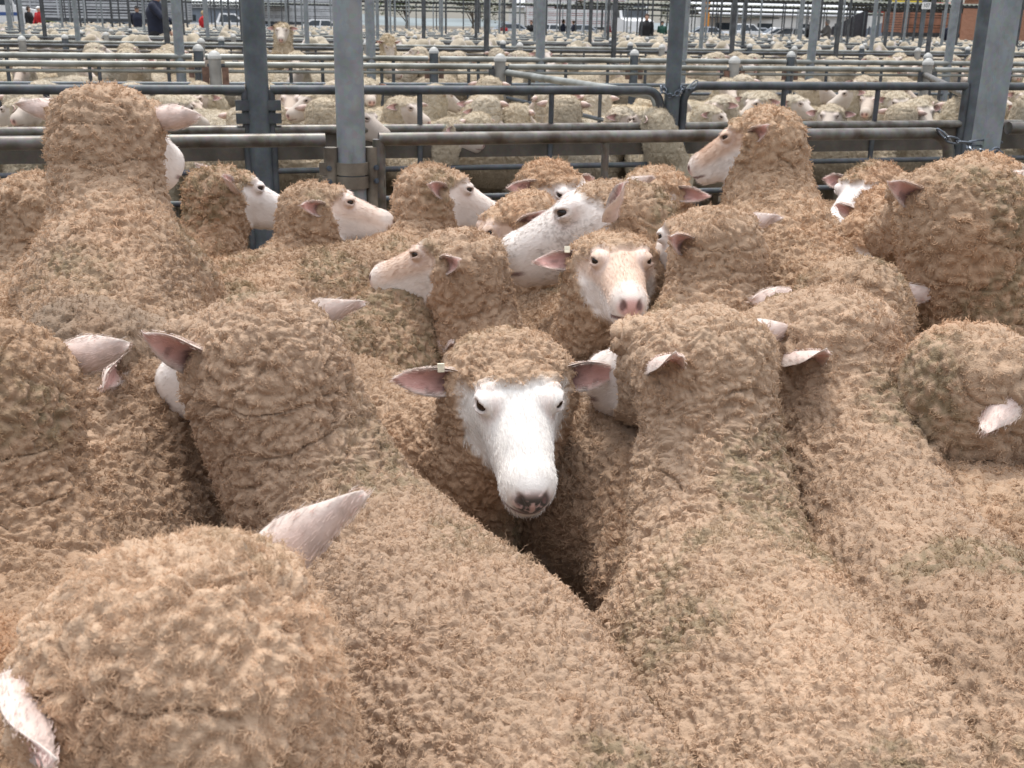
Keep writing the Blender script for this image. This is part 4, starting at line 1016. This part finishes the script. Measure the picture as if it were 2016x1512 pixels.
def car(label, p, az, paint, kind='sedan'):
    f = frame_of(p, az); P, X, Y = f; rt = empty('ute' if kind == 'ute' else 'car', p, -R(az)); tag(rt, label, kind if kind == 'ute' else 'car', 'vehicles parked beyond the yards')
    if kind == 'ute': lo = [(-2.5, .45), (2.45, .45), (2.5, .75), (2.4, 1.0), (1.1, 1.12), (-.9, 1.12), (-2.5, 1.1)]; cab = [(1.15, 1.11), (.45, 1.72), (-.55, 1.75), (-.85, 1.11)]
    else: lo = [(-2.25, .35), (2.2, .35), (2.25, .65), (2.15, .85), (1.0, .98), (-1.5, .98), (-2.2, .95)]; cab = [(1.05, .97), (.35, 1.45), (-.95, 1.47), (-1.75, .97)]
    q = MB(); prism(q, f, lo, .88, lambda z: .06 * abs(z - .75)); prism(q, f, cab, .86, lambda z: max(0, (z - .95) * .30)); b = q.build('body', paint, rt)
    zw = cab[0][1]; zt = cab[1][1]
    for s in (-1, 1):
        q = MB(); x0, x1, x2, x3 = cab[0][0] - .22, cab[1][0] - .05, cab[2][0] + .08, cab[3][0] + .22
        for a0, a1, b0, b1 in ((x0, (x0 + x3) / 2 + .04, x1, (x1 + x2) / 2 + .04), ((x0 + x3) / 2 - .04, x3, (x1 + x2) / 2 - .04, x2)):
            za, zb = zw + .05, zt - .07; V = [P + X * xx + Y * s * (.868 - max(0, (zz - .95) * .30)) + EZ * zz for xx, zz in ((a0, za), (b0, zb), (b1, zb), (a1, za))]; q.add(V, [(0, 1, 2, 3)])
        q.build('side_window', M['glass'], rt)
    for (xa, za), (xb, zb), nm, d in ((cab[0], cab[1], 'windscreen', 1), (cab[3], cab[2], 'rear_window', -1)):
        q = MB(); V = []
        for t, w in ((.12, .74), (.88, .60)): V += [P + X * (xa + (xb - xa) * t + .014 * d) + Y * s * w + EZ * (za + (zb - za) * t + .01) for s in (-1, 1)]
        q.add(V, [(0, 1, 3, 2)]); q.build(nm, M['glass'], rt)
    for s in (-1, 1):
        q = MB(); q.box(P + X * 2.2 + Y * s * .62 + EZ * (zw - .25), (.1, .34, .14), X, Y); q.build('headlight', M['lamp'], rt)
        q = MB(); q.box(P - X * (2.48 if kind == 'ute' else 2.22) + Y * s * .7 + EZ * (zw - .2), (.06, .22, .16), X, Y); q.build('tail_light', M['lamp_red'], rt)
    wheels(rt, f, (-1.45, 1.4), .88, .33 if kind != 'ute' else .37)
def truck(label, p, az, paint, trim=None):
    f = frame_of(p, az); P, X, Y = f; rt = empty('truck', p, -R(az)); tag(rt, label, 'truck', 'trucks parked beyond the yards')
    q = MB(); prism(q, f, [(-1.1, .6), (2.3, .6), (2.4, 1.0), (2.3, 1.75), (1.2, 1.95), (.75, 3.0), (-1.1, 3.05)], 1.2); q.build('cab', paint, rt)
    q = MB(); V = [P + X * x + Y * s * 1.02 + EZ * z for x, z in ((1.19, 2.05), (.80, 2.92)) for s in (-1, 1)]; q.add(V, [(0, 1, 3, 2)]); q.build('windscreen', M['glass'], rt)
    for s in (-1, 1):
        q = MB(); q.add([P + X * x + Y * s * 1.204 + EZ * z for x, z in ((1.0, 2.0), (.62, 2.85), (-.5, 2.85), (-.5, 2.0))], [(0, 1, 2, 3)]); q.build('side_window', M['glass'], rt)
        q = MB(); q.box(P + X * 2.32 + Y * s * .9 + EZ * 1.2, (.12, .4, .25), X, Y); q.build('headlight', M['lamp'], rt)
    if trim:
        q = MB(); q.box(P + X * .2 + EZ * 1.45, (2.4, 2.412, .22), X, Y); q.build('stripe', trim, rt)
    q = MB(); q.box(P + X * 2.43 + EZ * .72, (.16, 2.3, .34), X, Y); q.build('bumper', M['slat'], rt)
    wheels(rt, f, (-.6, 1.5), 1.15, .5, .3); return f
def crate(label, p, az, L=11.0, H=4.2, slat=None, inside=None, decks=4):
    f = frame_of(p, az); P, X, Y = f; rt = empty('stock_trailer', p, -R(az)); tag(rt, label, 'trailer', 'stock trailers parked beyond the yards')
    q = MB(); q.box(P + EZ * 1.15, (L, 2.4, .25), X, Y); q.build('chassis', M['dark_steel'], rt)
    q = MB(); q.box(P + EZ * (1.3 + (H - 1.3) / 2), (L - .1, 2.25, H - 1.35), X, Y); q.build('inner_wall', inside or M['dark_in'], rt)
    q = MB(); nz = decks * 4
    for i in range(nz):
        z = 1.34 + (H - 1.4) * i / (nz - 1)
        for s in (-1, 1): q.box(P + Y * s * 1.17 + EZ * z, (L, .04, .11 if i % 4 else .19), X, Y)
        for s in (-1, 1): q.box(P + X * s * (L / 2 + .0) + EZ * z, (.04, 2.3, .11), X, Y)
    q.build('slat_side', slat or M['slat'], rt)
    for x in np.arange(-L / 2, L / 2 + .1, L / 5):
        for s in (-1, 1):
            q = MB(); q.box(P + X * x + Y * s * 1.205 + EZ * (1.25 + (H - 1.25) / 2), (.10, .05, H - 1.2), X, Y); q.build('stanchion', slat or M['slat'], rt)
    wheels(rt, f, (-L / 2 + 1.2, -L / 2 + 2.5, L / 2 - 1.6), 1.2, .5, .3)
G = ground_at
truck('white truck cab at the far left end of the yards', G(4, 84), 75, M['white_paint'], M['blue_paint'])
crate('tall white slatted stock trailer behind the left posts', G(152, 92), 80, 9.5, 4.6)
crate('long grey slatted stock trailer left of the sheep standing high', G(262, 96), 82, 9.0, 4.2, M['slat'], M['grey_blue'])
car('white ute with blue trim parked beside the red jacketed person', G(452, 80), 78, M['white_paint'], 'ute')
crate('pale slatted trailer behind the sheep standing high', G(600, 100), 85, 8, 3.6)
car('white car half hidden by the thick galvanised post', G(640, 84), 80, M['white_paint'])
car('silver blue car left of the bending red person', G(1012, 98), 78, M['silver_paint'])
car('white car in the parked row, below the white truck', G(1090, 100), 96, M['white_paint'])
car('pale silver car in the parked row, left of the black coated person', G(1150, 98), 84, M['silver_paint'])
truck('white truck facing the yards with a silver bumper', G(1238, 92), 165, M['white_paint'])
crate('white and red slatted truck body in the middle distance', G(1130, 112), 84, 9.5, 4.0, M['white_paint'], M['red_paint'])
car('silver car under the orange pylon', G(1398, 98), 92, M['silver_paint'])
car('white car right of the orange pylon', G(1468, 100), 80, M['white_paint'], 'ute')
car('white car in front of the long white shed', G(1545, 92), 86, M['white_paint'])
car('silver car left of the two talking people', G(1498, 104), 96, M['silver_paint'])
car('white sedan close to the loading ramp', G(1572, 86), 110, M['white_paint'])
crate('reddish brown slatted trailer near the brick building', G(1850, 76), 80, 6.5, 3.0, plain('rusty_slats', (.34, .16, .10), .7, 0, .2, 3), M['dark_in'], 3)
crate('dark slatted trailer behind the posts left of the brick building', G(1905, 84), 76, 5.0, 2.4, M['grey_blue'], M['dark_in'], 2)

# ------------------------------------------------------------------ buildings, ramps, trees beyond the yards
M['brick'] = plain('orange_brick', (.42, .20, .12), .85, 0, .12, 1.2)
nt = M['brick'].node_tree; bk = nt.nodes.new('ShaderNodeTexBrick'); tcn = nt.nodes.new('ShaderNodeTexCoord'); mp = nt.nodes.new('ShaderNodeMapping'); mp.inputs['Rotation'].default_value = (R(90), 0, 0)
nt.links.new(tcn.outputs['Object'], mp.inputs[0]); nt.links.new(mp.outputs[0], bk.inputs[0]); bk.inputs['Scale'].default_value = 4
bk.inputs['Color1'].default_value = (.46, .22, .14, 1); bk.inputs['Color2'].default_value = (.38, .17, .10, 1); bk.inputs['Mortar'].default_value = (.5, .36, .28, 1); bk.inputs['Mortar Size'].default_value = .015
nt.links.new(bk.outputs[0], nt.nodes['Principled BSDF'].inputs['Base Color'])
M['shed'] = plain('white_shed_cladding', (.74, .74, .72), .6, 0, .05, .5)
M['shed_roof'] = plain('pale_shed_roof', (.55, .57, .60), .45, .2, .08, .5)
M['orange'] = plain('orange_pylon_paint', (.75, .30, .03), .5, 0, .08, 2)
M['yellow'] = plain('yellow_sign_paint', (.80, .62, .06), .5, 0, .08, 2)
def building(label, name, c, size, wall, roof, az=YAW, wins=3, door=True):
    rt = empty(name, c, az); tag(rt, label, 'building'); X = np.array([math.cos(az), math.sin(az), 0]); Y = np.array([-math.sin(az), math.cos(az), 0]); c = np.asarray(c); a, b, h = size
    q = MB(); q.box(c + EZ * h / 2, (a, b, h), X, Y); q.build('wall', wall, rt)
    q = MB(); V = [c + X * s * (a / 2 + .4) + Y * t * (b / 2 + .4) + EZ * (h + .004 if t else h + b * .12) for s in (-1, 1) for t in (-1, 0, 1)]; V += [v_ + EZ * .12 for v_ in V]
    q.add(V, [(0, 1, 4, 3), (1, 2, 5, 4), (6, 9, 10, 7), (7, 10, 11, 8), (0, 3, 9, 6), (2, 8, 11, 5), (0, 6, 7, 1), (1, 7, 8, 2), (3, 4, 10, 9), (4, 5, 11, 10)]); q.build('roof', roof, rt)
    for i in range(wins):
        x = (i + .5) / wins * a - a / 2; q = MB(); q.box(c + X * x - Y * (b / 2 + .004) + EZ * h * .58, (a / wins * .34, .05, h * .26), X, Y); w = q.build('window', M['glass'], rt)
        q = MB(); q.box(c + X * x - Y * (b / 2 + .04) + EZ * (h * .58 - h * .15), (a / wins * .38, .12, .08), X, Y); q.build('sill', M['shed_roof'], w)
def gp(x, D): return ground_at(x, D)
brc = gp(2016, 66) + np.array([1.2, 0, 0])
building('orange brick building at the right edge behind the square post', 'brick_building', brc, (8.2, 7, 3.1), M['brick'], M['shed_roof'], az=-R(24), wins=0)
building('long white shed beyond the parked cars', 'white_shed', gp(1560, 128), (22, 10, 2.7), M['shed'], M['shed_roof'], az=R(2), wins=5)
building('white shed with a pale gable roof behind the middle posts', 'gable_shed', gp(1085, 135), (9, 9, 3.2), M['shed'], M['shed_roof'], az=R(8), wins=2)
building('pale low shed with a red roof edge at the far right', 'low_shed', gp(1880, 120), (16, 8, 3.0), M['shed'], M['red_paint'], az=-R(10), wins=3)
building('grey shed behind the trailers on the left', 'grey_shed', gp(330, 140), (26, 9, 2.6), M['grey_blue'], M['shed_roof'], az=R(4), wins=4)
q = MB(); c = gp(1386, 118); q.box(c + EZ * 2.6, (.75, .75, 5.2), RT0, np.array([0, 1.0, 0])); py = q.build('sign_pylon', M['orange'], None); tag(py, 'orange sign pylon with a crossbar above the parked cars', 'sign pylon')
q = MB(); q.box(c + EZ * 5.0 - RT0 * .5 - np.array([0, .6, 0]), (4.2, .3, .9), RT0, np.array([0, 1.0, 0])); q.build('crossbar', M['orange'], py)
q = MB(); c = gp(1778, 110); q.box(c + EZ * 3.75, (2.6, .3, .5), RT0, np.array([0, 1.0, 0])); ys = q.build('hanging_sign', M['yellow'], None); tag(ys, 'long yellow sign before the dark tree at the upper right', 'sign')
for s in (-1, 1):
    q = MB(); q.tube([c + RT0 * s * 1.1 + EZ * 0 + np.array([0, .2, 0]), c + RT0 * s * 1.1 + EZ * 3.9 + np.array([0, .2, 0])], .06, 8); q.build('sign_post', M['galv'], ys, True)
def ramp(label, x0, x1, D, h0, h1, mat):
    a, b = gp(x0, D), gp(x1, D); rt = empty('loading_ramp', a); tag(rt, label, 'loading ramp'); d = nrm(b - a); n_ = np.array([-d[1], d[0], 0])
    q = MB(); V = [p + n_ * w + EZ * z for w in (0, 1.6) for p, z in ((a, max(0, h0 - .9)), (a, h0 + .9), (b, h1 + .9), (b, max(0, h1 - .9)))]
    q.add(V, [(0, 1, 2, 3), (7, 6, 5, 4), (0, 4, 5, 1), (1, 5, 6, 2), (2, 6, 7, 3), (3, 7, 4, 0)]); q.build('side_sheet', mat, rt)
    for t in (.1, .5, .9):
        q = MB(); p = a + (b - a) * t - n_ * .04; q.tube([p, p + EZ * (h0 + (h1 - h0) * t + 1.0)], .05, 8); q.build('stanchion', M['galv'], rt)
ramp('black sided loading ramp rising to the right of the talking people', 1636, 1705, 72, .6, 1.7, M['dark_in'])
ramp('blue grey sheeted loading ramp before the dark tree', 1700, 1800, 84, .5, 1.9, M['grey_blue'])
# number plate on a roof post
q = MB(); pc = at(1824, 11, 24); q.box(pc, (.20, .012, .13)); pl = q.build('number_plate', M['white_paint'], None); tag(pl, 'small white number plate fixed high on a post at the upper right', 'number plate')
tx = bpy.data.curves.new('number', 'FONT'); tx.body = '107'; tx.size = .105; tx.align_x = 'CENTER'; tx.align_y = 'CENTER'; tx.extrude = .001; tx.materials.append(CL['navy'])
to = bpy.data.objects.new('number', tx); COL.objects.link(to); bpy.context.view_layer.update(); tm = bpy.data.meshes.new_from_object(to); bpy.data.objects.remove(to)
to = bpy.data.objects.new('number', tm); COL.objects.link(to); to.parent = pl; to.matrix_local = Matrix.Translation(Vector(pc - EV * .0075)) @ Matrix.Rotation(YAW, 4, 'Z') @ Matrix.Rotation(R(90), 4, 'X')
q = MB(); b0 = pc * np.array([1, 1, 0]) + EV * .05; q.tube([b0, b0 + EZ * 2.75], .042, 12); tag(q.build('tall_post', M['galv'], None, True), 'tall post carrying the white number plate', 'post')

M['bark'] = plain('tree_bark', (.10, .08, .06), .9, 0, .3, 6)
def leafmat(n, c): return plain(n, c, .7, 0, .35, .6)
LEAF = [leafmat('leaf_olive', (.075, .085, .04)), leafmat('leaf_green', (.06, .10, .03)), leafmat('leaf_grey', (.11, .12, .08))]
def tree(label, p, h, w, seed, mat, n=2600):
    r = np.random.default_rng(seed); rt = empty('tree', p); tag(rt, label, 'tree', 'trees beyond the yards'); p = np.asarray(p)
    q = MB(); q.tube([p, p + EZ * h * .25 + RT0 * .1, p + EZ * h * .55], [h * .035, h * .026, h * .012], 10)
    cl = []
    for i in range(9):
        a = r.uniform(0, 6.28); e = p + EZ * h * r.uniform(.45, .9) + np.array([math.cos(a), math.sin(a), 0]) * w * r.uniform(.15, .42); cl.append((e, r.uniform(.16, .30) * w))
        q.tube([p + EZ * h * r.uniform(.22, .45), (p + EZ * h * .4) * .4 + e * .6, e], [h * .012, h * .008, h * .004], 6)
    q.build('trunk', M['bark'], rt, True)
    k = r.integers(len(cl), size=n); C = np.array([c for c, _ in cl])[k]; S = np.array([s for _, s in cl])[k]
    d = nrm(r.normal(size=(n, 3))) * (r.random(n) ** .45 * S)[:, None] * np.array([1, 1, .8]); c = C + d
    a1 = nrm(r.normal(size=(n, 3))); a2 = nrm(np.cross(a1, r.normal(size=(n, 3)))); s = (r.uniform(.10, .22, n) * h / 7)[:, None]
    V = np.stack([c - a1 * s, c + a2 * s * .6, c + a1 * s, c - a2 * s * .6], 1).reshape(-1, 3); mesh_obj('crown', V - p, np.arange(4 * n).reshape(n, 4), mat, rt, smooth=False)
for i, (x, D, h, w, k, lb) in enumerate([(1795, 140, 8.5, 8, 0, 'dark olive tree behind the yellow sign'), (1745, 165, 7.0, 7, 2, 'greyish tree left of the yellow sign'), (1440, 150, 5.2, 6, 1, 'low green tree right of the orange pylon'), (1330, 170, 6, 7, 2, 'pale tree left of the orange pylon'),
                                      (930, 160, 6.0, 8, 0, 'broad dark tree behind the middle posts'), (800, 165, 6.5, 8, 1, 'green tree right of the thick galvanised post'), (560, 170, 6, 8, 2, 'greyish tree behind the sheep standing high'), (60, 150, 6.5, 7, 1, 'bright green tree at the far left'), (1640, 175, 5.5, 8, 1, 'green tree behind the long white shed')]):
    tree(lb, gp(x, D), h, w, 50 + i, LEAF[k])
M['grass'] = plain('bank_grass', (.17, .22, .06), .9, 0, .25, .4)
bk_ = MB(); a, b = gp(-120, 122), gp(330, 150); n_ = nrm(np.array([a[1] - b[1], b[0] - a[0], 0])) * np.sign((b - a)[0])
V = [p + n_ * w + EZ * z for p in (a, b) for w, z in ((0, .01), (6, 1.6), (14, 2.4), (40, 2.4))]
bk_.add(V, [(i, i + 4, i + 5, i + 1) for i in range(3)]); gb = bk_.build('grass_bank', M['grass'], None); tag(gb, kind='structure')
M['hill'] = plain('hazy_hill', (.16, .19, .20), .9, 0, .2, .02)
hl = []; n = 60
for i in range(n):
    x = -700 + 1400 * i / (n - 1); z = 6 + 3 * math.sin(i * .35) + 1.5 * math.sin(i * 1.1 + 2); hl.append((np.array([x, 900, 0.0]), np.array([x, 1000, z]), np.array([x, 1100, 0.0])))
V = [p for t in hl for p in t]; ho = mesh_obj('hills', V, [(i * 3 + k, i * 3 + 3 + k, i * 3 + 4 + k, i * 3 + 1 + k) for i in range(n - 1) for k in (0, 1)], M['hill']); tag(ho, kind='structure')
print('done', round(time.time() - T0, 1))
